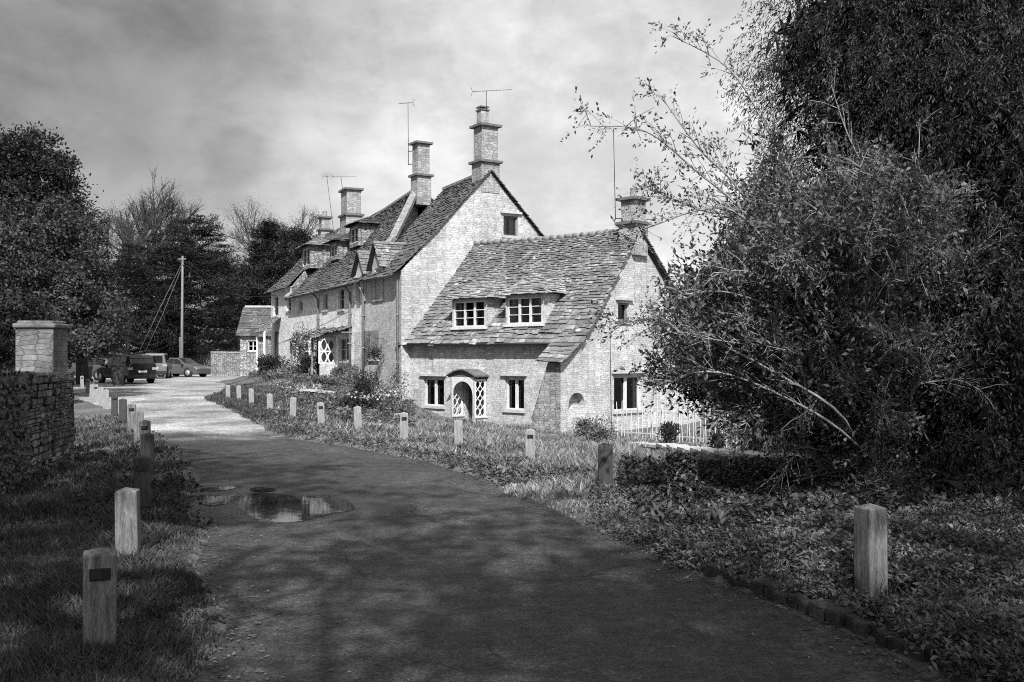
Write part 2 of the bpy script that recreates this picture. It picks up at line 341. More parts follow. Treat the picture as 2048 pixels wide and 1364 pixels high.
# ------------------------------------------------------------------ road outline and terrain
def crspline(P, k=6, closed=False):
    P = [Vector(p) for p in P]; out = []; n = len(P)
    for i in range(n if closed else n - 1):
        g = (lambda j: P[j % n]) if closed else (lambda j: P[max(0, min(n - 1, j))])
        a, b, c, d = g(i - 1), g(i), g(i + 1), g(i + 2)
        for t in np.arange(k) / k:
            out.append(.5 * ((2 * b) + (c - a) * t + (2 * a - 5 * b + 4 * c - d) * t * t + (3 * b - a - 3 * c + d) * t ** 3))
    if not closed: out.append(P[-1])
    return out
RE = [(3.6, -8), (3.1, -2), (2.75, 2), (2.15, 4.89), (1.87, 6.03), (1.5, 7.03), (1.11, 8.0), (.74, 9.42), (.14, 11.06), (-.65, 13.67), (-2.19, 16.5), (-3.8, 18.7), (-4.9, 20.6), (-6.6, 25), (-8.3, 29.5), (-10.4, 34.6), (-11.5, 37.2), (-12.2, 41.2), (-13.6, 47), (-15.8, 55), (-18.6, 64), (-18.5, 72), (-12, 80)]
LE = [(-34, 88), (-52, 80), (-50, 54), (-26, 47), (-19.3, 43), (-15.6, 36), (-11.9, 29.5), (-8.1, 21.8), (-6.6, 19), (-4.75, 14.6), (-3.49, 11.06), (-2.71, 8.66), (-1.97, 6.5), (-1.5, 4.89), (-1.3, 2), (-1.4, -8)]
redge = crspline([(x, y, 0) for x, y in RE], 8); ledge = crspline([(x, y, 0) for x, y in LE], 8)
ROAD = np.array([(p.x + .06 * math.sin(p.y * 3.1 + p.x), p.y + .0) for p in redge] + [(p.x + .07 * math.sin(p.y * 2.3), p.y) for p in ledge])
def road_sd(X, Y):
    """signed distance to the road outline, negative inside"""
    X = np.asarray(X, float).ravel(); Y = np.asarray(Y, float).ravel(); best = np.full(X.shape, 1e9); ins = np.zeros(X.shape, bool)
    n = len(ROAD)
    for i in range(n):
        x0, y0 = ROAD[i]; x1, y1 = ROAD[(i + 1) % n]; dx, dy = x1 - x0, y1 - y0; L = dx * dx + dy * dy + 1e-12
        t = np.clip(((X - x0) * dx + (Y - y0) * dy) / L, 0, 1)
        best = np.minimum(best, (X - x0 - t * dx) ** 2 + (Y - y0 - t * dy) ** 2)
        if y1 != y0:
            c = (y0 > Y) != (y1 > Y); ins ^= c & (X < dx * (Y - y0) / (y1 - y0) + x0)
    d = np.sqrt(best); return np.where(ins, -d, d)
CP = np.array([(3, 5, .02), (2.3, 6.4, .0), (4, 8, .05), (6, 10, .05), (9, 8, .05), (2, 11, .0), (1.1, 11.6, 0), (3.2, 13, -.1), (.3, 16.9, -.22), (-1, 18.6, -.17), (-2.1, 19.4, -.1), (-3.4, 21.8, -.07), (-5.9, 26.8, -.05),
 (-8.8, 33.7, -.03), (-10.5, 37, -.03), (3, 19, -.6), (6, 17, -.75), (10, 18, -.8), (0, 24, -.72), (5, 25, -.9), (-3, 27, -.45), (1.1, 32, -1.08), (-4.2, 37.4, -1.05), (5, 36, -1.1), (10, 35, -1.1), (-1.5, 34.4, -1.06), (1, 29, -1.0),
 (0, 40, -1), (8, 45, -.9), (20, 40, -.9), (20, 20, -.6), (-5.2, 40, -.45), (-6.5, 43.4, .3), (-8, 46, .5), (-10, 50, .55), (-12.5, 56, .5), (-15, 61.6, .4), (-5.2, 35, -.6), (-7, 38, -.15), (-9, 42, .05), (-12, 47, .1), (-14, 52, .12), (-17, 58, .06),
 (-7, 5, .0), (-8, 12, 0), (-12, 15, 0), (-15, 25, 0), (-30, 30, 0), (-5, 2, 0), (6, 0, .1), (-30, 60, 0), (-30, 90, 0), (-20, 80, .1), (-15, 75, .2), (0, 90, 0), (60, 60, -.5), (60, 0, 0), (-60, 20, 0), (-60, 100, 1), (0, 150, 1), (-5, -20, 0), (15, 10, 0)])
def gz(X, Y, sd=None):
    X = np.asarray(X, float).ravel(); Y = np.asarray(Y, float).ravel()
    if sd is None: sd = road_sd(X, Y)
    d2 = (X[:, None] - CP[:, 0]) ** 2 + (Y[:, None] - CP[:, 1]) ** 2 + .3
    wt = d2 ** -2.0; z = (wt * CP[:, 2]).sum(1) / wt.sum(1)
    e = np.clip(sd / 1.6, 0, 1); e = e * e * (3 - 2 * e)
    lip = np.clip(sd / .12, 0, 1) * .055 * (Y < 45)
    n = .035 * np.sin(X * 1.7 + 1.3 * np.sin(Y * .9)) * np.sin(Y * 1.3 + X * .4)
    return np.where(sd < 0, -.05, (z + n) * e + lip)
def g1(x, y): return float(gz([x], [y])[0])
def ax_(a, b, fine, lo, hi):
    core = np.arange(a, b, fine); l = a - np.geomspace(.4, a - lo, 36)[::-1]; h = b + np.geomspace(.4, hi - b, 36); return np.concatenate([l, core, h])
gx = ax_(-15, 13, .16, -900, 900); gy = ax_(1.5, 44, .17, -200, 1800)
GX, GY = np.meshgrid(gx, gy); GZ = gz(GX, GY).reshape(GX.shape)
nx, ny = len(gx), len(gy); ii = (np.arange(ny - 1)[:, None] * nx + np.arange(nx - 1)).ravel()
gr = npmesh('ground', np.stack([GX.ravel(), GY.ravel(), GZ.ravel()], 1), np.stack([ii, ii + 1, ii + nx + 1, ii + nx], 1), M['ground'], np.zeros(len(ii)))
gr.data.polygons.foreach_set('use_smooth', [True] * len(ii)); tag(gr, 'grassy verges and gardens around the lane', None, None, 'structure')
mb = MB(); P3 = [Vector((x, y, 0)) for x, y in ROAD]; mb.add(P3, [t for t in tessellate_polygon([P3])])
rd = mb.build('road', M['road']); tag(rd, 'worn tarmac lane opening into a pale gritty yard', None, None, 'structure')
if rd.data.polygons[0].normal.z < 0: rd.data.flip_normals()
def puddle(label, pts, seed):
    P = crspline([((u - 1024) / F * (H * F / (v - HV)), H * F / (v - HV), .006) for u, v in pts], 6, True)
    c = sum(P, Vector((0, 0, 0))) / len(P); n = len(P); mb = MB(); rings = [1.12, .8, .45]; V = [c + (p - c) * k for k in rings for p in P] + [c]
    for p in V: p.z = .006
    mb.add(V, [(i + n * r, (i + 1) % n + n * r, (i + 1) % n + n * (r + 1), i + n * (r + 1)) for r in range(2) for i in range(n)] + [(2 * n + i, 2 * n + (i + 1) % n, 3 * n) for i in range(n)]); o = mb.build('puddle', M['water'])
    at = o.data.attributes.new('depth', 'FLOAT', 'POINT'); at.data.foreach_set('value', [0.] * n + [.62] * n + [1.] * n + [1.])
    if o.data.polygons[0].normal.z < 0: o.data.flip_normals()
    tag(o, label, None, 'puddles on the lane', 'structure')
puddle('long shallow puddle across the lane mirroring the sky', [(470, 1005), (490, 1030), (545, 1046), (605, 1043), (655, 1030), (705, 1020), (692, 1000), (655, 991), (600, 993), (545, 987), (495, 988)], 1)
puddle('small dark puddle at the left edge of the lane', [(396, 996), (404, 1009), (440, 1011), (470, 1001), (480, 990), (440, 991), (402, 990)], 2)
puddle('thin sliver of water beside the left edge of the lane', [(398, 980), (430, 983), (470, 977), (460, 973), (425, 975)], 2)
puddle('narrow puddle between the sliver and the long puddle', [(499, 980), (520, 985), (552, 982), (540, 976), (510, 975)], 3)
# kerb
mb = MB(); kp = [p for p in redge if 3.2 < p.y < 7.4]
for i in range(len(kp) - 1):
    a, b = kp[i], kp[i + 1]; d = (b - a)
    L = d.length
    for q in range(max(1, round(L / .3))):
        n_ = max(1, round(L / .3)); c = a + d * ((q + .5) / n_); c = c + Vector((.10 + random.uniform(-.04, .04), 0, random.uniform(.0, .025)))
        mb.box((c.x, c.y, c.z + .005), (L / n_ * .97, .13 + random.uniform(-.03, .05), .13 + random.uniform(-.03, .02)), (d.x, d.y))
kb = mb.build('kerb', plain('mossy_shade_toned_kerb', .045, .95, .5, 6, bmp=.8, bd=.03)); tag(kb, 'low mossy kerb stones along the near right verge', None, None, 'structure'); m_ = kb.modifiers.new('bevel', 'BEVEL'); m_.width = .018; m_.segments = 2  # mossy stone, darkened so its colour carries the shadow strip at the kerb

# ------------------------------------------------------------------ walls, windows and roofs
class Plane:
    """vertical wall plane: p0 plan point, d unit direction to the right as seen from outside, n outward"""
    def __init__(s, p0, d, n):
        s.p = Vector((p0[0], p0[1], 0)); s.d = Vector((d[0], d[1], 0)).normalized(); s.n = Vector((n[0], n[1], 0)).normalized()
    def s_at(s, u, off=0):
        k = (u - 1024) / F; p = s.p + s.n * off; return (k * p.y - p.x) / (s.d.x - k * s.d.y)
    def pt(s, a, z, off=0): q = s.p + s.d * a + s.n * off; return Vector((q.x, q.y, z))
    def uv(s, u, v, off=0): a = s.s_at(u, off); return a, zat(v, s.pt(a, 0, off).y)
def wall_with_holes(mb, pl, outline, holes, depth=.22):
    loops = [[Vector((a, z, 0)) for a, z in outline]] + [[Vector((a, z, 0)) for a, z in h] for h in holes]
    flat = [p for l in loops for p in l]; V = [pl.pt(p.x, p.y) for p in flat]
    tr = []
    for t in tessellate_polygon(loops):
        a, b, c = (V[i] for i in t); nn = (b - a).cross(c - a)
        tr.append(t if nn.dot(pl.n) > 0 else t[::-1])
    mb.add(V, tr)
    for h in holes:
        n = len(h); V2 = [pl.pt(a, z) for a, z in h] + [pl.pt(a, z, -depth) for a, z in h]
        mb.add(V2, [(i, (i + 1) % n, (i + 1) % n + n, i + n) for i in range(n)])
def rect(s0, s1, z0, z1): return [(s0, z0), (s1, z0), (s1, z1), (s0, z1)]
def window(pl, s0, s1, z0, z1, parent, cols=2, rows=1, off=-.14, mat='paint', fw=.055, mull=.07, sill=True, hood=False, curtain=0, glaze=0, label=None):
    fr = MB(); P = lambda a, z, o=off: pl.pt(a, z, o)
    def rc(a0, a1, b0, b1, th=.07, o=off, m=fr): m.prism([P(a0, b0, o - th / 2), P(a1, b0, o - th / 2), P(a1, b1, o - th / 2), P(a0, b1, o - th / 2)], pl.n * th)
    e = .004; s0 += e; s1 -= e; z0 += e; z1 -= e
    rc(s0, s0 + fw, z0, z1); rc(s1 - fw, s1, z0, z1); rc(s0 + fw, s1 - fw, z0, z0 + fw); rc(s0 + fw, s1 - fw, z1 - fw, z1)
    cw = (s1 - s0 - 2 * fw) / cols
    for c in range(1, cols): a = s0 + fw + cw * c; rc(a - mull / 2, a + mull / 2, z0 + fw, z1 - fw, .06)
    hh = (z1 - z0 - 2 * fw) / rows
    for c in range(cols):
        a0 = s0 + fw + cw * c + (mull / 2 if c else 0); a1 = s0 + fw + cw * (c + 1) - (mull / 2 if c < cols - 1 else 0)
        for r_ in range(1, rows): z = z0 + fw + hh * r_; rc(a0, a1, z - .014, z + .014, .04)
    o = fr.build('window', M[mat], parent, label=label)
    g = MB(); g.quad(P(s0 + .02, z0 + .02, off - .045), P(s1 - .02, z0 + .02, off - .045), P(s1 - .02, z1 - .02, off - .045), P(s0 + .02, z1 - .02, off - .045)); g.build('pane', M['glass'], o)
    if sill: sl = MB(); sl.prism([P(s0 - .08, z0 - .10, -.12), P(s1 + .08, z0 - .10, -.12), P(s1 + .08, z0 - .005, -.12), P(s0 - .08, z0 - .005, -.12)], pl.n * .19); sl.build('sill', M['dress'], o)
    if hood:
        hd = MB(); hd.prism([P(s0 - .16, z1 + .10, -.05), P(s1 + .16, z1 + .10, -.05), P(s1 + .16, z1 + .19, -.05), P(s0 - .16, z1 + .19, -.05)], pl.n * .16); hd.build('hood_mould', M['dress'], o)
    if curtain:
        for side in (0, 1):
            cu = MB()
            wdt = (s1 - s0) * curtain; a0 = s0 if side == 0 else s1 - wdt; k = 10
            for i in range(k):
                x0 = a0 + wdt * i / k; x1 = a0 + wdt * (i + 1) / k; o0 = off - .12 - .02 * (i % 2); o1 = off - .12 - .02 * ((i + 1) % 2)
                cu.quad(P(x0, z0 + .03, o0), P(x1, z0 + .03, o1), P(x1, z1 - .02, o1), P(x0, z1 - .02, o0))
            cu.build('curtain', M['curtain'], o)
    # dark room behind
    return o
def slates(mb, A, B, C, D, e0=.26, e1=.12, w0=.42, w1=.2, th=.03, lift=.035, over=.06):
    """stone slates on the patch A,B (eave) D,C (ridge); courses diminish towards the ridge"""
    A, B, C, D = map(Vector, (A, B, C, D)); Ls = max((D - A).length, (C - B).length)
    nrm = (B - A).cross(D - A) + (B - A).cross(C - B); nrm.normalize()
    if nrm.z < 0: nrm = -nrm
    t = -over / Ls; row = 0
    ph1, ph2 = random.random() * 6, random.random() * 6
    while t < 1:
        k = max(0, min(1, t)); ex = (e0 + (e1 - e0) * k) * random.uniform(.9, 1.1) / Ls; t1 = t + ex; tt = min(t1 + ex * .35, 1.0)
        P0 = lambda s, q: (A + (B - A) * s) * (1 - q) + (D + (C - D) * s) * q
        wl = (P0(1, k) - P0(0, k)).length; ww = w0 + (w1 - w0) * k; s = -.02
        while s < 1:
            dw = ww * random.uniform(.55, 1.5) / max(wl, .2); s1 = min(s + dw, 1.01); r = random.random()
            if wl > .15:
                j = lambda a: random.uniform(-a, a); sag = .025 * math.sin(s * wl * 1.3 + ph1) * math.sin(t * Ls * 1.1 + ph2)
                lo = nrm * (lift + th + sag + j(.02)); hi = nrm * (.018 + sag); jt = random.uniform(-.3, .2) * ex; gap = .012 / wl
                a = P0(s + gap, t + jt) + lo; b = P0(s1 - gap, t + jt + j(.05) * ex) + lo + nrm * j(.01); c = P0(s1 - gap, tt) + hi; d = P0(s + gap, tt) + hi
                dn = nrm * th
                mb.add([a, b, c, d, a - dn, b - dn, c - dn, d - dn], [(0, 1, 2, 3), (4, 5, 1, 0), (5, 6, 2, 1), (7, 4, 0, 3)], r)
            s = s1
        t = t1; row += 1
def roof_part(parent, patches, mat='slate', name='roof', **k):
    mb = MB()
    for p in patches:
        slates(mb, *p[:4], **(p[4] if len(p) > 4 else k))
    o = mb.build(name, M[mat], parent)
    u = MB()
    for p in patches:
        A, B, C, D = [Vector(q) for q in p[:4]]; nr = (B - A).cross(D - A) + (B - A).cross(C - B); nr.normalize(); nr = nr if nr.z > 0 else -nr
        q = [x - nr * .015 for x in (A, B, C, D)]
        if (q[2] - q[3]).length < .01: u.add(q[:3], [(0, 1, 2)])
        else: u.add(q, [(0, 1, 2, 3)])
    u.build('roof_boards', M['under'], o); return o
def chimney(parent, c, ax, wl, wc, z0, z1, z2, cap=True, pots=0, band=.09, mat='chim', potr=.12):
    """shaft from z0 to z2 with a wider base up to z1, capped"""
    mb = MB()
    mb.box((c[0], c[1], (z0 + z1) / 2), (wl + .12, wc + .12, z1 - z0), ax); mb.box((c[0], c[1], (z1 + z2) / 2), (wl, wc, z2 - z1), ax)
    o = mb.build('chimney', M[mat], parent); cb = MB()
    cb.box((c[0], c[1], z1 + band / 2 - .002), (wl + .34, wc + .34, band), ax, .2)
    cb.build('drip_course', M['cap'], o)
    if cap: cb = MB(); cb.box((c[0], c[1], z2 + band / 2 - .002), (wl + .28, wc + .28, band), ax, .2); cb.build('chimney_cap', M['cap'], o)
    for i in range(pots):
        pb = MB(); off = (i - (pots - 1) / 2) * .35; p = Vector((c[0] + ax[0] * off, c[1] + ax[1] * off, z2 + band))
        pb.tube([p, p + Vector((0, 0, .06)), p + Vector((0, 0, .3)), p + Vector((0, 0, .34)), p + Vector((0, 0, .38))], [potr * 1.1, potr, potr * .85, potr * 1.05, potr * 1.05], 12)
        pb.build('chimney_pot', M['chim'], o)
    return o
def aerial(parent, base, top, yaw, blen=1.3, els=9, r=.016, fan=False):
    mb = MB(); base = Vector(base); top = Vector(top); mb.tube([base, top], r, 6); o = mb.build('aerial_mast', M['black'], parent)
    d = Vector((math.cos(yaw), math.sin(yaw), .06)).normalized(); q = Vector((-d.y, d.x, 0)).normalized()
    y = MB(); a = top - d * blen * .35 + Vector((0, 0, .08)); b = top + d * blen * .65 + Vector((0, 0, .08)); y.tube([a, b], .009, 5)
    y.tube([top, top + Vector((0, 0, .08))], .014, 5)
    for i in range(els):
        p = a + (b - a) * ((i + .3) / els); h = .17 - .008 * i; y.tube([p - q * h, p + q * h], .005, 4)
    for s_ in (-1, 1): y.tube([a + Vector((0, 0, .0)), a + Vector((0, 0, .16 * s_)) - d * .05], .006, 4); y.tube([a + Vector((0, 0, .15 * s_)) - d * .05 - q * .18, a + Vector((0, 0, .15 * s_)) - d * .05 + q * .18], .006, 4)
    if fan:
        for i in range(6):
            t = -.9 + i * .36; y.tube([top + Vector((0, 0, .08)), top + Vector((math.sin(t) * .5 * d.x, math.sin(t) * .5 * d.y, .45 * math.cos(t)))], .006, 4)
    y.build('aerial_head', M['black'], o); return o
def gutter(parent, p, q, r=.055, mat='black'):
    mb = MB(); mb.tube([p, (Vector(p) + Vector(q)) / 2 - Vector((0, 0, .015)), q], r, 8); return mb.build('gutter', M[mat], parent)
def downpipe(parent, pts, r=.04, mat='black'):
    mb = MB(); mb.tube(pts, r, 8)
    for k in (.25, .6, .9):
        a = Vector(pts[-2]) if len(pts) > 1 else None; b = Vector(pts[-1]); c = a + (b - a) * k; mb.box(c, (r * 2.8, r * 2.8, .06))
    return mb.build('downpipe', M[mat], parent)
def interior(parent, pl, s0, s1, z0, z1, off=-.9):
    pass

# ================================================================== the low cottage
D1 = Vector((-.721, .692, 0)).normalized(); D2 = Vector((.692, .721, 0)).normalized()
CC = Vector(((1121 - 1024) / F * 33.2, 33.2, 0))            # front corner of the wing wall at the gable
WG = 1.3                                                    # the gable wall runs this far in front of the main front
CF = CC + D2 * WG
fr_pl = Plane((CF.x, CF.y), -D1, -D2)                      # front, s grows to the right
GND = -1.25
cot = empty('stone_cottage', (-1, 36, -1.05), 'low stone cottage with two dormers, arched porch and stone slate roof', 'cottage')
sL = fr_pl.s_at(806); sR = 0.0                # left and right ends of the front
zE = zat(686, fr_pl.pt(fr_pl.s_at(950), 0, .25).y)         # eave height
# gable plane through right end of the front, going back
ga0 = CC; ga_pl = Plane((ga0.x, ga0.y), D2, Vector((.721, -.692, 0)))
sA, zA = ga_pl.uv(1272, 462)
sRt, zRt = ga_pl.uv(1170, 666)                             # point on the verge above the kick
sB = sA * 2.0 + .1
wallmb = MB()
V1 = ga_pl.uv(1170, 664); V2 = ga_pl.uv(1201, 605); V3 = ga_pl.uv(1232, 545); zKick = zat(723, CC.y)
def hole(pl, u0, u1, v0, v1, off=0):
    s0, z1 = pl.uv(u0, v0); s1, _ = pl.uv(u1, v0); um = (u0 + u1) / 2; _, z0 = pl.uv(um, v1); _, z1 = pl.uv(um, v0); return s0, s1, z0, z1
w1 = hole(fr_pl, 847, 888, 757, 812); w2 = hole(fr_pl, 1010, 1048, 757, 820); dr = hole(fr_pl, 930, 966, 764, 868)
dr = (dr[0], dr[1], -1.02, dr[3])
zfloor = -1.3
wall_with_holes(wallmb, fr_pl, [(sL, zfloor), (sR, zfloor), (sR, zE), (sL, zE)], [rect(*w1), rect(*w2), rect(*dr)], .25)
# gable with niche and windows
def arch(s0, s1, z0, z1, k=10):
    r_ = (s1 - s0) / 2; c = (s0 + s1) / 2; hgt = min(r_, z1 - z0); return [(s0, z0), (s1, z0)] + [(c + r_ * math.cos(t), z1 - hgt + hgt * math.sin(t)) for t in [math.pi * i / k for i in range(k + 1)]]
nich = hole(ga_pl, 1137, 1170, 785, 833); gw1 = hole(ga_pl, 1228, 1283, 752, 821); gw2 = hole(ga_pl, 1236, 1258, 606, 642)
zcut = zat(690, ga_pl.pt(sB, 0).y)
outl = [(0, zfloor), (sB, zfloor), (sB, zA - (sB - sA) * .95), (sA, zA - .05), (V3[0], V3[1] - .07), (V2[0], V2[1] - .07), (V1[0], V1[1] - .07), (WG - .28, zE - .07), (0, zKick - .05)]
wall_with_holes(wallmb, ga_pl, outl, [arch(*nich), rect(*gw1), rect(*gw2)], .28)
# niche back
a0, a1, b0, b1 = nich; wallmb.quad(ga_pl.pt(a0 - .05, b0 - .05, -.28), ga_pl.pt(a1 + .05, b0 - .05, -.28), ga_pl.pt(a1 + .05, b1 + .05, -.28), ga_pl.pt(a0 - .05, b1 + .05, -.28))
# far side and back so the cottage is closed
bk0 = ga_pl.pt(sB, 0); Lb = fr_pl.pt(sL, 0) + D2 * 4.2
def vwall(mb, p, q, z0, z1, z1b=None): z1b = z1 if z1b is None else z1b; mb.quad((p.x, p.y, z0), (q.x, q.y, z0), (q.x, q.y, z1b), (p.x, p.y, z1))
vwall(wallmb, bk0, Lb + D2 * 4.5, zfloor, zE); vwall(wallmb, fr_pl.pt(sL, 0), Lb + D2 * 4.5, zfloor, zE - .1)
cw = wallmb.build('wall', M['wall'], cot)
# buttress-like corner pier under the low end of the roof
pr = MB(); wf = Plane((CC.x, CC.y), fr_pl.d, fr_pl.n)
bl, tl = wf.s_at(1052), wf.s_at(1096)
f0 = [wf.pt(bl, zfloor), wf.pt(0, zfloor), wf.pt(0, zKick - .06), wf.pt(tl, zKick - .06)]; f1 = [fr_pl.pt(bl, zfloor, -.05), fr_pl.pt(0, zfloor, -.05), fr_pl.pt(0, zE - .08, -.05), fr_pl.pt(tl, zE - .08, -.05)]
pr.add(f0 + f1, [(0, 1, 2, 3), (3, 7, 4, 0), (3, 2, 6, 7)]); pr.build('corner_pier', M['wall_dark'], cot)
# roof: eave line offset forward, ridge line
gab_dir = Vector((.85, .527, 0)).normalized()
K = Vector(((803 - 1024) / F * 40.3, 40.3, 0)); tg_pl = Plane((K.x, K.y), gab_dir, Vector((gab_dir.y, -gab_dir.x, 0)))
sW, zW = tg_pl.uv(950, 489); RW = tg_pl.pt(sW, zW, .03)
RA = ga_pl.pt(sA, zA, .12)
EL = fr_pl.pt(fr_pl.s_at(796, .28), zE, .28); sk = sRt
ER = ga_pl.pt(WG - .28, zE, .12)
def onroof(s, t): return (EL + (ER - EL) * s) * (1 - t) + (RW + (RA - RW) * s) * t
def lrp(a, b, t): return a + (b - a) * t
# the verge curves: split in strips so the right edge follows the photo's sweep
up = [(0, EL, ER)]
t1, t2, t3 = [(v_[0] - WG + .28) / (sA - WG + .28) for v_ in (V1, V2, V3)]
L1, L2, L3 = lrp(EL, RW, t1), lrp(EL, RW, t2), lrp(EL, RW, t3)
R1 = ga_pl.pt(V1[0], V1[1], .12); R2 = ga_pl.pt(V2[0], V2[1], .12); R3 = ga_pl.pt(V3[0], V3[1], .12)
L2.z -= .08; L3.z -= .05
BK = ga_pl.pt(sB + .3, zE - .3, .12); BKL = Lb + D2 * 4.8; BKL.z = zE - .3
# eave pieces
wfo = Plane((CC - D2 * .15)[:2], fr_pl.d, fr_pl.n); wz = lambda u, v: wfo.pt(*wfo.uv(u, v))
k1s = fr_pl.s_at(1104, .28); K1 = fr_pl.pt(k1s, zE, .28); KL = wz(1073, 722); KR = wz(1127, 724)
rpatch = [(EL, ER, R1, L1, dict(e0=.27, e1=.22, w0=.42, w1=.34)), (L1, R1, R2, L2, dict(e0=.21, e1=.165, w0=.33, w1=.27)), (L2, R2, R3, L3, dict(e0=.16, e1=.13, w0=.26, w1=.21)), (L3, R3, RA, RW, dict(e0=.13, e1=.095, w0=.21, w1=.15)),
          (KL, KR, ER, K1, dict(e0=.26, e1=.26, w0=.5, w1=.4)), (BK, BKL, RW, RA, dict(e0=.26, e1=.12))]
cr = roof_part(cot, rpatch, 'slate')
mb = MB(); n = 22
for i in range(n):
    a = lrp(RW, RA, i / n); b = lrp(RW, RA, (i + .97) / n); sg = .05 * math.sin(i / n * 3.1); zz = Vector((0, 0, .05 - sg + random.uniform(-.01, .01)))
    mb.tube([a + zz, b + zz], .11, 6)
mb.build('ridge_tiles', M['ridge'], cr)
gutter(cot, EL + Vector((-.03, -.04, -.03)), fr_pl.pt(k1s, zE - .05, .33))
p0 = fr_pl.pt(sL - .02, zE - .08, .3); downpipe(cot, [p0, p0 + Vector((0, 0, -.25)), fr_pl.pt(sL + .03, zE - .55, .08), fr_pl.pt(sL + .05, -1.05, .08)], .05)
window(fr_pl, *w1, cot, 2, 1, hood=True, curtain=.12, mull=.12); window(fr_pl, *w2, cot, 2, 1, hood=True, curtain=.1, mull=.12)
window(ga_pl, *gw1, cot, 2, 1, hood=True, curtain=.12, mull=.14); window(ga_pl, *gw2, cot, 1, 1, mat='grey_pipe', hood=True, sill=True)
d = MB(); d.prism([fr_pl.pt(dr[0], dr[2], -.25), fr_pl.pt(dr[1], dr[2], -.25), fr_pl.pt(dr[1], dr[3], -.25), fr_pl.pt(dr[0], dr[3], -.25)], fr_pl.n * .06)
do = d.build('door', M['door'], cot); hnd = MB(); hnd.tube([fr_pl.pt(dr[0] + .1, dr[2] + .9, -.18), fr_pl.pt(dr[0] + .1, dr[2] + .9, -.12)], .03, 8); hnd.build('handle', M['black'], do)
# porch
pf = .62; pl2 = Plane((fr_pl.p + fr_pl.n * pf)[:2], fr_pl.d, fr_pl.n)
q0 = pl2.s_at(901); q1 = pl2.s_at(949); zp0 = -1.08; zp1 = zat(762, pl2.pt(q0, 0).y); zd = zat(831, pl2.pt(q0, 0).y)
pm = MB(); af = arch(q0 + .1, q1 - .1, zp0, zp1, 14)
wall_with_holes(pm, pl2, rect(q0, q1, zp0, zp1 + .16), [af], .05)
for s_ in (q0, q1 - .08):
    pm.prism([pl2.pt(s_, zp0, 0), pl2.pt(s_ + .08, zp0, 0), pl2.pt(s_ + .08, zp1 + .1, 0), pl2.pt(s_, zp1 + .1, 0)], -pl2.n * .08)
porch = pm.build('porch', M['paint'], cot)
hm = MB(); k = 12; hs0 = q0 - .14; hs1 = q1 + .14; zh = zp1 + .18
for i in range(k):
    def ar(j): t = j / k; return hs0 + (hs1 - hs0) * t, zh + .24 * math.sin(math.pi * t)
    (a, za), (b, zb) = ar(i), ar(i + 1)
    hm.prism([pl2.pt(a, za, .12), pl2.pt(b, zb, .12), pl2.pt(b, zb + .05, .12), pl2.pt(a, za + .05, .12)], -pl2.n * (pf + .12))
    hm.prism([pl2.pt(a, zp1 + .14, -.01), pl2.pt(b, zp1 + .14, -.01), pl2.pt(b, zb, -.01), pl2.pt(a, za, -.01)], -pl2.n * .04)
hm.build('porch_hood', M['cap'], porch)
def lattice(P, w_, z0, z1, parent, bars=.022):
    """wavy ogee lattice in a panel; P(a,z) gives the point"""
    lm = MB(); ncol = 2; m = 4; cw_ = w_ / ncol; hh = (z1 - z0) / m
    for c in range(ncol):
        for sgn in (-1, 1):
            pts = [P(cw_ * (c + .5) + sgn * cw_ * .46 * abs(math.sin(math.pi * m * i / 40)), z0 + (z1 - z0) * i / 40) for i in range(41)]
            lm.tube(pts, bars, 5)
    for z in (z0, z1): lm.bar(P(0, z), P(w_, z), .06)
    for a in (0, w_): lm.bar(P(a, z0), P(a, z1), .06)
    lm.build('lattice', M['paint'], parent)
for s_ in (q0 + .03, q1 - .03):
    lattice(lambda a, z, s_=s_: fr_pl.pt(s_, z, .04 + a), pf - .1, zd, zp1 + .05, porch)
    dm = MB(); dm.prism([fr_pl.pt(s_ - .06, zp0, .0), fr_pl.pt(s_ + .06, zp0, .0), fr_pl.pt(s_ + .06, zd - .04, .0), fr_pl.pt(s_ - .06, zd - .04, .0)], fr_pl.n * (pf - .1)); dm.build('dado_wall', M['wall'], porch)
    dm = MB(); dm.prism([fr_pl.pt(s_ - .1, zd - .05, .0), fr_pl.pt(s_ + .1, zd - .05, .0), fr_pl.pt(s_ + .1, zd, .0), fr_pl.pt(s_ - .1, zd, .0)], fr_pl.n * (pf + .0)); dm.build('ledge', M['paint'], porch)
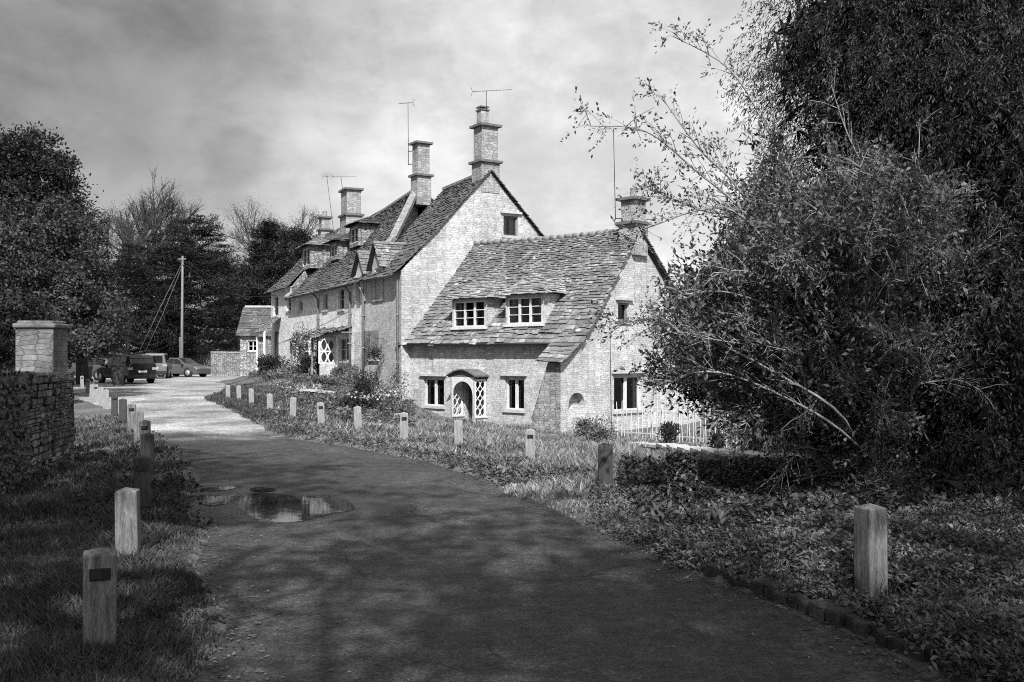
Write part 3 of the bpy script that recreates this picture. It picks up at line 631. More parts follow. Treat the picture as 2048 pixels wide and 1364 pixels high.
# dormers
def ray_roof(u, v):
    """where the sight line meets the front roof slope (average plane)"""
    o = Vector((0, 0, H)); dd = Vector(((u - 1024) / F, 1, (HV - v) / F)); best = None
    for (A, B, C, D, *_) in rpatch[:4]:
        nr = (B - A).cross(D - A); t = (A - o).dot(nr) / dd.dot(nr); p = o + dd * t
        # inside along slope?
        h = (p.z - min(A.z, B.z)) ; lo, hi = (A.z + B.z) / 2, (C.z + D.z) / 2
        if lo - .05 <= p.z <= hi + .05: return p
    return p
def dormer(u0, u1, v0, v1, label):
    pb = ray_roof((u0 + u1) / 2, v1 + 6); pb = pb + fr_pl.n * .05
    pl = Plane((pb.x, pb.y), fr_pl.d, fr_pl.n)
    s0, s1, z0, z1 = hole(pl, u0, u1, v0, v1)
    dm = MB(); wall_with_holes(dm, pl, rect(s0 - .07, s1 + .07, z0 - .3, z1 + .1), [rect(s0, s1, z0, z1)], .12)
    back = 1.35
    for a in (s0 - .07, s1 + .07): dm.quad(pl.pt(a, z0 - .3, 0), pl.pt(a, z0 - .3, -back), pl.pt(a, z1 + .1, -back), pl.pt(a, z1 + .1, 0))
    do = dm.build('dormer', M['wall'], cot, label=label)
    ov = .16; zt_ = z1 + .09
    sl = (RA.z - R1.z) / ((RA - R1).dot(D2)); depth = 1.15
    A = pl.pt(s0 - .22, zt_, ov); B = pl.pt(s1 + .26, zt_, ov); D_ = pl.pt(s0 + .42, zt_ + 1.08, -1.5); C_ = pl.pt(s1 - .46, zt_ + 1.08, -1.5)
    Sr = pl.pt(s1 + .30, zt_ + .02, -.95); Sl = pl.pt(s0 - .26, zt_ + .02, -.95)
    roof_part(do, [(A, B, C_, D_, dict(e0=.16, e1=.12, w0=.28, w1=.2)), (B, Sr, C_, C_, dict(e0=.16, e1=.12, w0=.26, w1=.2)), (Sl, A, D_, D_, dict(e0=.16, e1=.12, w0=.26, w1=.2))], 'slate_lit_tone')
    window(pl, s0, s1, z0, z1, do, 3, 3, off=-.06, mull=.09, curtain=.17, sill=False)
    sm = MB(); sm.prism([pl.pt(s0 - .1, z0 - .09, -.02), pl.pt(s1 + .1, z0 - .09, -.02), pl.pt(s1 + .1, z0, -.02), pl.pt(s0 - .1, z0, -.02)], pl.n * .12); sm.build('sill', M['paint'], do)
    return do
dormer(907, 970, 602, 654, 'left dormer with nine-pane window')
dormer(1014, 1084, 594, 648, 'right dormer with nine-pane window')
cx = lrp(RW, RA, .95); ch = chimney(cot, (cx.x + .15, cx.y - .0), (D1.x, D1.y), .62, .66, cx.z - .9, zat(450, cx.y), zat(402, cx.y), True, 1, .1)
q = wpt(1231, 440, cx.y - .1); q2 = wpt(1227, 262, cx.y - .1); aerial(cot, q, q2, R(8), 1.35)
for v_ in (398, 437): mb = MB(); mb.bar(wpt(1231, v_, cx.y - .1), (cx.x, cx.y, zat(v_, cx.y)), .03); mb.build('aerial_bracket', M['black'], cot)
# cable down the gable
mb = MB(); mb.tube([ga_pl.pt(ga_pl.s_at(1219), zat(640, 35), .02), ga_pl.pt(ga_pl.s_at(1222), -1., .02)], .012, 5); mb.build('cable', M['black'], cot)

# ================================================================== the terrace behind
E1 = Vector((-.4215, .907, 0)).normalized(); EN = Vector((-E1.y, E1.x, 0)) ; EN = EN if EN.x < 0 else -EN
row = Plane((K.x, K.y), -E1, EN)                                # s negative going away
def sg(u, off=0): return row.s_at(u, off)
apS, apZ = tg_pl.uv(979, 343)
AP = tg_pl.pt(apS, apZ)                                         # gable apex
ridge_pl = Plane((AP.x, AP.y), -E1, EN); back_off = (AP - K); back_off.z = 0
eZ = zat(540, K.y)                                              # eaves
s_ab = sg(727); s_bc = sg(583); s_c = sg(542)
LOW = -1.2
def fwin(mbholes, u0, u1, v0, v1): h_ = hole(row, u0, u1, v0, v1); mbholes.append(h_); return h_
# --- house A : gable house
hA = empty('terraced_house', (K.x + 2, K.y + 3, -1), 'tall stone house with the big plain gable and the tallest chimney, behind the low cottage', 'house')
wm = MB(); dA = fwin([], 709, 723, 664, 738); wA = fwin([], 740, 757, 661, 718)
wall_with_holes(wm, row, [(s_ab, LOW), (0, LOW), (0, eZ), (s_ab, eZ)], [rect(*dA), rect(*wA)], .22)
gw = hole(tg_pl, 1007, 1036, 432, 472); sE2 = 2 * apS + .3
wall_with_holes(wm, tg_pl, [(0, LOW), (sE2, LOW), (sE2, eZ), (apS, apZ - .03), (0, eZ)], [rect(*gw)], .2)
BKA = tg_pl.pt(sE2, 0); pB0 = row.pt(s_ab, 0); vwall(wm, BKA, pB0 + back_off * (sE2 / apS), LOW, eZ)
wm.build('wall', M['wall_tall'], hA)
ov = row.n * .3
eA0 = row.pt(.0, eZ - .12, .3) + tg_pl.n * .1; eA1 = row.pt(s_ab, eZ - .12, .3); rA0 = ridge_pl.pt(0, apZ + .03, 0) + tg_pl.n * .1; rA1 = ridge_pl.pt(s_ab, apZ + .03)
bA0 = BKA + tg_pl.n * .1 + Vector((0, 0, eZ)); bA1 = pB0 + back_off * (sE2 / apS) + Vector((0, 0, eZ))
# slight sag in the middle of the slope
mA0 = lrp(eA0, rA0, .45) - Vector((0, 0, .12)); mA1 = lrp(eA1, rA1, .45) - Vector((0, 0, .18))
rfA = roof_part(hA, [(eA1, eA0, mA0, mA1, dict(e0=.3, e1=.22, w0=.45, w1=.32)), (mA1, mA0, rA0, rA1, dict(e0=.22, e1=.14, w0=.32, w1=.24)), (bA0, bA1, rA1, rA0, dict(e0=.3, e1=.15))], 'slate_dark')
mb = MB(); mb.bar(rA0 + Vector((0, 0, .04)), rA1 + Vector((0, 0, .04)), .22, .12); mb.build('ridge_tiles', M['ridge'], rfA)
window(row, *wA, hA, 2, 1, mull=.1, curtain=.15); window(tg_pl, *gw, hA, 1, 1, mat='grey_pipe', hood=True, curtain=.4)
d = MB(); d.prism([row.pt(dA[0], dA[2], -.22), row.pt(dA[1], dA[2], -.22), row.pt(dA[1], dA[3], -.22), row.pt(dA[0], dA[3], -.22)], row.n * .06); do = d.build('door', M['door'], hA)
hnd = MB(); hnd.tube([row.pt(dA[1] - .15, dA[2] + 1, -.16), row.pt(dA[1] - .15, dA[2] + 1, -.1)], .04, 8); hnd.build('handle', M['paint'], do)
gutter(hA, row.pt(-.05, eZ - .17, .36), row.pt(s_ab + 2.8, eZ - .17, .36), .05, 'grey_pipe')
downpipe(hA, [row.pt(-.25, eZ - .2, .34), row.pt(-.25, eZ - .4, .1), row.pt(-.25, LOW + .3, .1)], .05, 'grey_pipe')
s729 = sg(730); downpipe(hA, [row.pt(s729, eZ - .25, .36), row.pt(s729, eZ - .6, .1), row.pt(s729, LOW + 1.5, .1)], .06, 'grey_pipe')
def gablet(parent, u0, u1, vap, vsh, vbot, label):
    """wall dormer: small gable rising from the front wall"""
    pl = Plane((row.p + row.n * .06)[:2], row.d, row.n)
    s0 = pl.s_at(u0); s1 = pl.s_at(u1); sm = (s0 + s1) / 2; y = pl.pt(sm, 0).y; za = zat(vap, y); zs = zat(vsh, y); zb = zat(vbot, y)
    mb = MB(); w0, w1 = s0 + (s1 - s0) * .28, s1 - (s1 - s0) * .28; wz0, wz1 = zb + .1, zs - .1
    wall_with_holes(mb, pl, [(s0, zb), (s1, zb), (s1, zs), (sm, za), (s0, zs)], [rect(w0, w1, wz0, wz1)], .15)
    for a in (s0, s1): mb.quad(pl.pt(a, zb, 0), pl.pt(a, zb, -2.5), pl.pt(a, zs, -2.5), pl.pt(a, zs, 0))
    mb.add([pl.pt(s0, zb, 0), pl.pt(s1, zb, 0), pl.pt(s1, zb, -.1), pl.pt(s0, zb, -.1)], [(0, 1, 2, 3)])
    o = mb.build('wall_dormer', M['wall_tall'], parent, label=label)
    f = .16; bk = -3.0
    roof_part(o, [(pl.pt(s1 + .14, zs - .12, bk), pl.pt(s1 + .14, zs - .12, f), pl.pt(sm, za + .05, f), pl.pt(sm, za + .05, bk), dict(e0=.2, e1=.16, w0=.3, w1=.26)),
                  (pl.pt(s0 - .14, zs - .12, f), pl.pt(s0 - .14, zs - .12, bk), pl.pt(sm, za + .05, bk), pl.pt(sm, za + .05, f), dict(e0=.2, e1=.16, w0=.3, w1=.26))], 'slate')
    mb = MB(); mb.bar(pl.pt(sm, za + .09, f), pl.pt(sm, za + .09, bk), .18, .1); mb.build('ridge_tiles', M['ridge'], o)
    window(pl, w0, w1, wz0, wz1, o, 2, 1, off=-.1, mull=.06, sill=False)
gablet(hA, 744, 765, 489, 532, 602, 'wall dormer nearer the big gable')
gablet(hA, 712, 731, 507, 545, 603, 'wall dormer farther from the big gable')
# chimney on the gable
cp = AP + Vector((0, 0, 0)) - tg_pl.n * .42; ax = (tg_pl.d.x, tg_pl.d.y)
c1_ = chimney(hA, (cp.x + .05, cp.y), ax, .78, .72, apZ - .9, zat(328, cp.y), zat(256, cp.y), True, 0, .1)
mb = MB(); zt0 = zat(249, cp.y); zt1 = zat(222, cp.y); mb.box((cp.x - .08, cp.y, (zt0 + zt1) / 2), (.38, .38, zt1 - zt0), ax); mb.build('chimney_pot', M['chim'], c1_)
mb = MB(); mb.box((cp.x - .08, cp.y, zt1 + .02), (.46, .46, .05), ax); mb.box((cp.x - .08, cp.y, zat(215, cp.y)), (.42, .42, .06), ax)
for i in (-1, 1):
    for j in (-1, 1): mb.box((cp.x - .08 + i * .13, cp.y + j * .13, (zt1 + zat(215, cp.y)) / 2), (.05, .05, zat(215, cp.y) - zt1))
mb.build('pot_cowl', M['cap'], c1_)
aerial(hA, (cp.x + .08, cp.y - .2, zat(222, cp.y)), (cp.x + .08, cp.y - .2, zat(188, cp.y)), R(2), 1.7, 12)
# hanging basket
bk = MB(); sb_, zb_ = row.uv(767, 705); bk.bar(row.pt(sb_, zb_ + .6, 0), row.pt(sb_, zb_ + .6, .4), .02); bk.tube([row.pt(sb_, zb_ + .6, .38), row.pt(sb_, zb_ + .1, .38)], .01, 4)
bk.build('basket_bracket', M['black'], hA)
hb = row.pt(sb_, zb_ - .05, .38)
Cn = rng.normal(size=(420, 3)) * [.17, .17, .15] + np.array(hb); bo = leaves('hanging_basket', Cn, rng.normal(size=(420, 3)) + [0, 0, .3], .09, .05, M['gardendark']); tag(bo, 'dark planted basket hanging on the wall of the tall gabled house', 'hanging basket')

# --- house B
hB = empty('terraced_house', (K.x - 5, K.y + 13, 0), 'long middle house of the terrace with the wide chimney and two small roof dormers', 'house')
wm = MB(); LB = -.3
uw = [fwin([], 646, 655, 588, 620), fwin([], 676, 688, 577, 619), fwin([], 597, 605, 602, 621)]
lw = [fwin([], 677, 698, 676, 722)]
zled0 = row.uv(703, 659)[1]
wall_with_holes(wm, row, [(s_bc, LB), (s_ab, LB), (s_ab, eZ), (s_bc, eZ)], [rect(*h_) for h_ in uw + lw], .2)
pC0 = row.pt(s_bc, 0); vwall(wm, pB0 + back_off * 2, pC0 + back_off * 2, LB, eZ)
rB0s = ridge_pl.s_at(836); rB1s = ridge_pl.s_at(681)
zb0 = zat(383, ridge_pl.pt(ridge_pl.s_at(826), 0).y); zb1 = zat(467, ridge_pl.pt(rB1s, 0).y)
# gable ends between houses
pB1 = ridge_pl.pt(rB0s, 0); pB1b = ridge_pl.pt(rB1s, 0)
for (e, rr, zr) in ((pB0, pB1, zb0), (pC0, pB1b, zb1)): gw_ = MB(); gw_.add([(e.x, e.y, LB), (rr.x, rr.y, LB), (rr.x, rr.y, zr - .03), (e.x, e.y, eZ - .05)], [(0, 1, 2, 3)]); gw_.build('gable_wall', M['drystone'], hB)
wm.build('wall', M['wall_row'], hB)
eB0 = row.pt(s_ab, eZ - .12, .3); eB1 = row.pt(s_bc, eZ - .12, .3); rB0 = Vector((pB1.x, pB1.y, zb0 + .03)); rB1 = Vector((pB1b.x, pB1b.y, zb1 + .03))
mB0 = lrp(eB0, rB0, .5) - Vector((0, 0, .22)); mB1 = lrp(eB1, rB1, .5) - Vector((0, 0, .3))
rm = lrp(rB0, rB1, .5) - Vector((0, 0, .22))
mm = lrp(mB0, mB1, .5) - Vector((0, 0, .05))
rfB = roof_part(hB, [(eB1, eB0, mB0, mB1, dict(e0=.3, e1=.22, w0=.5, w1=.36)), (mm, mB0, rB0, rm, dict(e0=.22, e1=.15, w0=.34, w1=.26)), (mB1, mm, rm, rB1, dict(e0=.22, e1=.15, w0=.34, w1=.26)),
   (pB0 + back_off * 2 + Vector((0, 0, eZ)), pC0 + back_off * 2 + Vector((0, 0, eZ)), rB1, rB0, dict(e0=.4, e1=.3, w0=.6, w1=.5))], 'slate_dark')
mb = MB(); mb.bar(rB0 + Vector((0, 0, .04)), rm + Vector((0, 0, .04)), .22, .12); mb.bar(rm + Vector((0, 0, .04)), rB1 + Vector((0, 0, .04)), .22, .12); mb.build('ridge_tiles', M['ridge'], rfB)
# copings on the party walls
def coping(parent, e, m_, r_, wd=.34, hh=.2):
    mb = MB(); up_ = Vector((0, 0, hh * .5))
    for a, b in ((e, m_), (m_, r_)): mb.bar(a + up_, b + up_, wd, hh)
    mb.build('coping', M['ridge'], parent)
coping(hB, eB0, lrp(mB0, mA1, .5), rB0); coping(hB, eB1, mB1, lrp(mB1, rB1, .45), .3, .14)
for h_ in uw: window(row, *h_, hB, 1, 2, mat='dress', sill=True)
for h_ in lw: window(row, *h_, hB, 2, 2, curtain=.2)
# ledge with slates over the ground floor
a, z_ = row.uv(704, 657); b, z2_ = row.uv(641, 664); z_ = (z_ + z2_) / 2
mb = MB(); slates(mb, row.pt(b, z_ - .12, .55), row.pt(a, z_ - .12, .55), row.pt(a, z_ + .12, 0), row.pt(b, z_ + .12, 0), .2, .2, .4, .4); mb.prism([row.pt(b, z_ - .2, 0), row.pt(a, z_ - .2, 0), row.pt(a, z_ - .13, 0), row.pt(b, z_ - .13, 0)], row.n * .5); mb.build('pentice_ledge', M['slate'], hB)
for u_ in (639, 703): downpipe(hB, [row.pt(sg(u_), eZ - .2, .34), row.pt(sg(u_), eZ - .5, .09), row.pt(sg(u_), .6, .09)], .06, 'grey_pipe')
gutter(hB, row.pt(s_ab - .6, eZ - .17, .36), row.pt(s_bc, eZ - .17, .36), .06)
def roofdormer(parent, pr_, u0, u1, vt, vb, label, wz=.8):
    """small flat topped dormer on the roof slope, faced along the row normal"""
    pass
def slope_pt(e0_, e1_, r1_, r0_, u, v):
    o = Vector((0, 0, H)); dd = Vector(((u - 1024) / F, 1, (HV - v) / F)); nr = (e1_ - e0_).cross(r0_ - e0_); t = (e0_ - o).dot(nr) / dd.dot(nr); return o + dd * t
def rdorm(parent, e0_, e1_, r1_, r0_, u, v, wid, hgt, label, dep=2.0, hip=.5, rmat='slate_dark'):
    p = slope_pt(e0_, e1_, r1_, r0_, u, v); pl = Plane((p.x, p.y), row.d, row.n); z0 = p.z - .1; z1 = z0 + hgt
    mb = MB(); wall_with_holes(mb, pl, rect(-wid / 2, wid / 2, z0, z1), [rect(-wid / 2 + .14, wid / 2 - .14, z0 + .2, z1 - .12)], .12)
    for a in (-wid / 2, wid / 2): mb.quad(pl.pt(a, z0, 0), pl.pt(a, z0, -dep), pl.pt(a, z1, -dep), pl.pt(a, z1, 0))
    o = mb.build('dormer', M['drystone'], parent, label=label)
    A = pl.pt(-wid / 2 - .25, z1, .25); B = pl.pt(wid / 2 + .25, z1, .25); Bb = pl.pt(wid / 2 + .25, z1, -dep); Ab = pl.pt(-wid / 2 - .25, z1, -dep)
    rf_ = .55 * wid; r0 = pl.pt(-.1, z1 + hip, -.5 * wid); r1 = pl.pt(-.1, z1 + hip, -dep)
    k_ = dict(e0=.2, e1=.15, w0=.35, w1=.28)
    roof_part(o, [(A, B, r0, r0, k_), (B, Bb, r1, r0, k_), (Ab, A, r0, r1, k_)], rmat)
    window(pl, -wid / 2 + .14, wid / 2 - .14, z0 + .2, z1 - .12, o, 2, 2, off=-.06, mull=.05, sill=False)
rdorm(hB, eB0, eB1, rB1, rB0, 708, 490, 1.7, 1.15, 'roof dormer nearer the coped party wall')
rdorm(hB, eB0, eB1, rB1, rB0, 667, 517, 1.6, 1.0, 'roof dormer below the wide chimney')
# chimney 2 on the party wall, chimney 3 wide
y2 = pB1.y; c2p = (ridge_pl.pt(ridge_pl.s_at(842), 0)); chimney(hB, (c2p.x, c2p.y), ax, .66, .62, zb0 - .9, zat(357, y2), zat(293, y2), True, 0, .1)
s3 = ridge_pl.s_at(702); c3 = ridge_pl.pt(s3, 0); chimney(hB, (c3.x, c3.y), (E1.x, E1.y), 1.35, .9, zat(470, c3.y), zat(434, c3.y), zat(383, c3.y), True, 0, .12)
q = wpt(817, 330, y2 - .3); aerial(hB, q, wpt(816, 209, y2 - .3), R(150), .9, 5)
for v_ in (303, 329): mb = MB(); mb.bar(wpt(817, v_, y2 - .3), (c2p.x, c2p.y, zat(v_, y2)), .035); mb.build('aerial_bracket', M['black'], hB)
aerial(hB, (c3.x - .5, c3.y, zat(383, c3.y)), wpt(682, 356, c3.y), R(20), 1.5, 7)
# porches with quatrefoil screens
def screen(parent, u0, u1, v0, v1, ub, vb, proj=1.0):
    s0 = sg(u0); s1 = sg(u1); y = row.pt(s0, 0).y; z1 = zat(v0, y); z0 = zat(v1, y); zg = zat(vb, y)
    # side screen stands square to the wall, facing the viewer
    P = lambda a, z: row.pt(s0, z, a)
    b0 = MB(); b0.prism([row.pt(s0 - .1, zg - .6, 0), row.pt(s0 + .1, zg - .6, 0), row.pt(s0 + .1, z0, 0), row.pt(s0 - .1, z0, 0)], row.n * proj)
    o = b0.build('porch', M['wall'], parent)
    lm = MB()
    for z in (z0, z1): lm.bar(P(0, z), P(proj, z), .1, .1)
    for a in (0, proj): lm.bar(P(a, z0), P(a, z1), .1, .1)
    for c in range(2):
        for sg_ in (-1, 1): lm.tube([P(proj * (.27 + .46 * c + sg_ * .2 * abs(math.sin(math.pi * 2 * k / 32)) ** .8), z0 + (z1 - z0) * k / 32) for k in range(33)], .045, 5)
    lm.bar(P(0, (z0 + z1) / 2), P(proj, (z0 + z1) / 2), .07)
    lm.build('lattice', M['paint'], o)
    r0 = MB(); slates(r0, row.pt(s0 - 1.6, z1 + .05, proj + .25), row.pt(s0 + .25, z1 + .05, proj + .25), row.pt(s0 + .25, z1 + .5, 0), row.pt(s0 - 1.6, z1 + .5, 0), .22, .18, .4, .3); r0.bar(row.pt(s0 - 1.5, z1, proj), row.pt(s0 + .1, z1, proj), .12); r0.bar(row.pt(s0 - 1.5, z0 - 1.2, proj), row.pt(s0 - 1.5, z1, proj), .1)
    r0.build('porch_roof', M['slate'], o)
    dd = MB(); dd.prism([row.pt(s0 - 1.3, zg - .4, .0), row.pt(s0 - .35, zg - .4, .0), row.pt(s0 - .35, z1 - .1, .0), row.pt(s0 - 1.3, z1 - .1, .0)], row.n * .05); dd.build('door', M['door'], o)
screen(hB, 671, 700, 678, 727, 0, 750, .8)
screen(hB, 620, 640, 683, 722, 0, 742, .7)
# --- house C
hC = empty('terraced_house', (K.x - 10, K.y + 21, 0), 'end house of the terrace with the hipped dormer and slate canopy over its door', 'house')
wm = MB(); eC = zat(572, row.pt(s_bc, 0).y) - .0; cw_ = [fwin([], 547, 557, 592, 632), fwin([], 573, 582, 588, 622)]
wall_with_holes(wm, row, [(s_c, -.3), (s_bc, -.3), (s_bc, eC), (s_c, eC)], [rect(*h_) for h_ in cw_], .2)
rC1s = ridge_pl.s_at(641); zr1 = zat(476, ridge_pl.pt(rC1s, 0).y); pD = row.pt(s_c, 0); rD = ridge_pl.pt(rC1s, 0); rC0 = ridge_pl.pt(rB1s, zr1 + .1)
wm.add([(pD.x, pD.y, -.3), tuple(pD + back_off * 2 - Vector((0, 0, .3))), tuple(pD + back_off * 2 + Vector((0, 0, eC))), (rD.x, rD.y, zr1), (pD.x, pD.y, eC)], [(0, 1, 2, 3, 4)])
gc_ = MB(); gc_.add([(pC0.x, pC0.y, -.3), tuple(pC0 + back_off * 2 - Vector((0, 0, .3))), tuple(pC0 + back_off * 2 + Vector((0, 0, eC))), tuple(rC0 - Vector((0, 0, .05))), (pC0.x, pC0.y, eC)], [(0, 1, 2, 3, 4)])
vwall(wm, pD + back_off * 2, pC0 + back_off * 2, -.3, eC)
wm.build('wall', M['wall_row'], hC); gc_.build('gable_wall', M['drystone'], hC)
eC0 = row.pt(s_bc, eC - .1, .3); eC1 = row.pt(s_c - .3, eC - .1, .3); rD3 = Vector((rD.x, rD.y, zr1 + .05)) + Vector((E1.x, E1.y, 0)) * .2
mC0 = lrp(eC0, rC0, .5) - Vector((0, 0, .15)); mC1 = lrp(eC1, rD3, .5) - Vector((0, 0, .2))
roof_part(hC, [(eC1, eC0, mC0, mC1, dict(e0=.3, e1=.22, w0=.5, w1=.4)), (mC1, mC0, rC0, rD3, dict(e0=.22, e1=.16, w0=.4, w1=.3)), (pC0 + back_off * 2 + Vector((0, 0, eC)), pD + back_off * 2 + Vector((0, 0, eC)), rD3, rC0, dict(e0=.4, e1=.3, w0=.6, w1=.5))], 'slate_dark')
for h_ in cw_: window(row, *h_, hC, 1, 2, mat='dress', sill=True)
rdorm(hC, eC0, eC1, rD3, rC0, 612, 535, 2.0, 1.35, 'hipped dormer on the end roof', 2.2, .8, 'slate')
chimney(hC, (rD.x + .3, rD.y), (E1.x, E1.y), .75, .62, zr1 - .5, zat(462, rD.y), zat(437, rD.y), True, 1, .12, potr=.16)
aerial(hC, (rD.x + .9, rD.y, zat(460, rD.y)), wpt(654, 356, rD.y), R(30), .9, 5, fan=True)
sp_, zp_ = row.uv(562, 663); roof_c = MB(); slates(roof_c, row.pt(sp_ - 2.4, zp_, 1.1), row.pt(sp_ + .1, zp_, 1.1), row.pt(sp_ + .1, zp_ + .9, 0), row.pt(sp_ - 2.4, zp_ + .9, 0), .24, .2, .4, .35)
cn = roof_c.build('door_canopy', M['slate'], hC)
cpst = MB()
for a in (-2.3, 0): cpst.bar(row.pt(sp_ + a, -.1, 1.0), row.pt(sp_ + a, zp_, 1.0), .12)
cpst.bar(row.pt(sp_ - 2.35, zp_ - .02, 1.0), row.pt(sp_ + .05, zp_ - .02, 1.0), .12); cpst.build('canopy_post', M['paint'], cn)
dd = MB(); dd.prism([row.pt(sp_ - 1.7, -.2, .0), row.pt(sp_ - .7, -.2, .0), row.pt(sp_ - .7, zp_ + .0, .0), row.pt(sp_ - 1.7, zp_ + .0, .0)], row.n * .05); dd.build('door', M['door'], hC)

# ------------------------------------------------------------------ far outbuilding and walls
def simple_house(name, label, p, ax, L, Wd, z0, ze, zr, cat, wmat='drystone', rmat='slate_dark', wins=()):
    a = Vector((ax[0], ax[1], 0)).normalized(); b = Vector((-a.y, a.x, 0)); b = b if b.y > 0 else -b; p = Vector((p[0], p[1], 0))
    o = empty(name, (p + a * L / 2 + b * Wd / 2 + Vector((0, 0, z0)))[:], label, cat); pl = Plane(p[:2], a, -b)
    mb = MB(); hs = []
    for (s0, s1, q0_, q1_) in wins: hs.append(rect(s0, s1, q0_, q1_))
    wall_with_holes(mb, pl, rect(0, L, z0, ze), hs, .2)
    for s_ in (0, L): mb.add([pl.pt(s_, z0), pl.pt(s_, z0, -Wd), pl.pt(s_, ze, -Wd), pl.pt(s_, zr, -Wd / 2), pl.pt(s_, ze)], [(0, 1, 2, 3, 4)])
    mb.quad(pl.pt(0, z0, -Wd), pl.pt(L, z0, -Wd), pl.pt(L, ze, -Wd), pl.pt(0, ze, -Wd)); mb.build('wall', M[wmat], o)
    zz = .15; roof_part(o, [(pl.pt(-zz, ze - .15, .25), pl.pt(L + zz, ze - .15, .25), pl.pt(L + zz, zr, -Wd / 2), pl.pt(-zz, zr, -Wd / 2), dict(e0=.3, e1=.2, w0=.5, w1=.4)), (pl.pt(L + zz, ze - .15, -Wd - .25), pl.pt(-zz, ze - .15, -Wd - .25), pl.pt(-zz, zr, -Wd / 2), pl.pt(L + zz, zr, -Wd / 2), dict(e0=.4, e1=.3, w0=.6, w1=.5))], rmat)
    mb = MB(); mb.bar(pl.pt(-zz, zr + .04, -Wd / 2), pl.pt(L + zz, zr + .04, -Wd / 2), .24, .14); mb.build('ridge_tiles', M['dress'], o)
    for (s0, s1, q0_, q1_) in wins: window(pl, s0, s1, q0_, q1_, o, 2, 2, mull=.08)
    return o
Yo = 76; p = wpt(480, 712, Yo); zz0 = zat(668, Yo)
simple_house('stone_outbuilding', 'small slate-roofed stone building with a white window beyond the end of the terrace', (p.x, p.y), (1, .05), 6.5, 5, .0, zz0, zat(614, Yo + 2.5), 'outbuilding', wins=[((496 - 480) / F * Yo, (515 - 480) / F * Yo, zat(702, Yo), zat(682, Yo))])
Yb = 96; p = wpt(222, 712, Yb)
simple_house('stone_barn', 'pale low barn behind the parked cars under the trees', (p.x, p.y), (1, 0), 98 / F * Yb, 5, -.2, zat(706, Yb), zat(690, Yb), 'barn', wmat='drystone', rmat='slate')
def garden_wall(name, label, pts, hs, th=.35, mat='drystone', z0=None, cap=True, cat='wall'):
    o = empty(name, (pts[0][0], pts[0][1], 0), label, cat); mb = MB(); cb = MB(); n = len(pts)
    for i in range(n - 1):
        a = Vector((pts[i][0], pts[i][1], 0)); b = Vector((pts[i + 1][0], pts[i + 1][1], 0)); d = (b - a); L = d.length; m = max(1, int(L / .8)); dn = d.normalized()
        for j in range(m):
            x = a + d * ((j + .5) / m); t = (j + .5) / m; h = hs[i] + (hs[i + 1] - hs[i]) * t; zb = (g1(x.x, x.y) if z0 is None else z0) - .15; tp = h
            mb.box((x.x, x.y, (zb + tp) / 2), (L / m + .003, th + .002 * (j % 2), tp - zb), (dn.x, dn.y))
            if cap:
                k = 3
                for q_ in range(k):
                    xx = a + d * ((j + (q_ + .5) / k) / m); cb.box((xx.x, xx.y, tp + .035 + random.uniform(-.01, .01)), (L / m / k * .94, th + .1 + random.uniform(-.03, .03), .075), (dn.x, dn.y))
    mb.build('wall_body', M[mat], o)
    if cap: cb.build('coping', M['dress'] if mat == 'drystone' else M['ridge'], o)
    return o
Yw = 82; a = wpt(425, 712, Yw); b = wpt(535, 712, 78)
garden_wall('garden_wall', 'sunlit stone wall behind the dark cedar beyond the yard', [(a.x, a.y), (b.x, b.y)], [zat(705, Yw), zat(706, 78)])
a = wpt(318, 712, 92); b = wpt(440, 712, 90)
garden_wall('garden_wall', 'dark wall between the pale barn and the telegraph pole', [(a.x, a.y), (b.x, b.y)], [zat(697, 92), zat(700, 90)], mat='drydark')
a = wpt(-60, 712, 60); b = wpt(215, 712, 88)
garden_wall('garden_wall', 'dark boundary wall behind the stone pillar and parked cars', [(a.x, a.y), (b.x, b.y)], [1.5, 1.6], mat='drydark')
# low dry stone wall right of the cottage
def at(u, Y): return ((u - 1024) / F * Y, Y)
pts = [at(1243, 28), at(1330, 25.5), at(1400, 22.5), at(1480, 20), at(1560, 18.6), at(1640, 17.6), at(1760, 16.8), at(1900, 16.5), at(2100, 17)]
tv = [884, 888, 897, 905, 909, 911, 912, 910, 905]
garden_wall('dry_stone_wall', 'low pale dry stone wall curving round the garden right of the cottage', pts, [zat(v_, p_[1]) - .08 for v_, p_ in zip(tv, pts)], .4, 'drystone')
pts = [at(568, 41), at(600, 40.3), at(640, 39.8), at(690, 38), at(740, 35.5), at(800, 34)]
garden_wall('dry_stone_wall', 'broken low stone edging at the foot of the cottage gardens', pts, [zat(v_, p_[1]) for v_, p_ in zip([787, 784, 781, 800, 826, 832], pts)], .3, 'drystone')
# left wall and gate pillar
pts = [(-5.2, 6.5), (-5.65, 9.3), (-6.15, 11.6), (-6.6, 13.6), (-6.76, 14.5), (-7.05, 15.2)]
lw_ = garden_wall('dry_stone_wall', 'dark dry stone wall running up to the gate pillar on the left', pts, [1.36, 1.36, 1.34, 1.3, 1.28, 1.22], .5, 'drydark', z0=0)
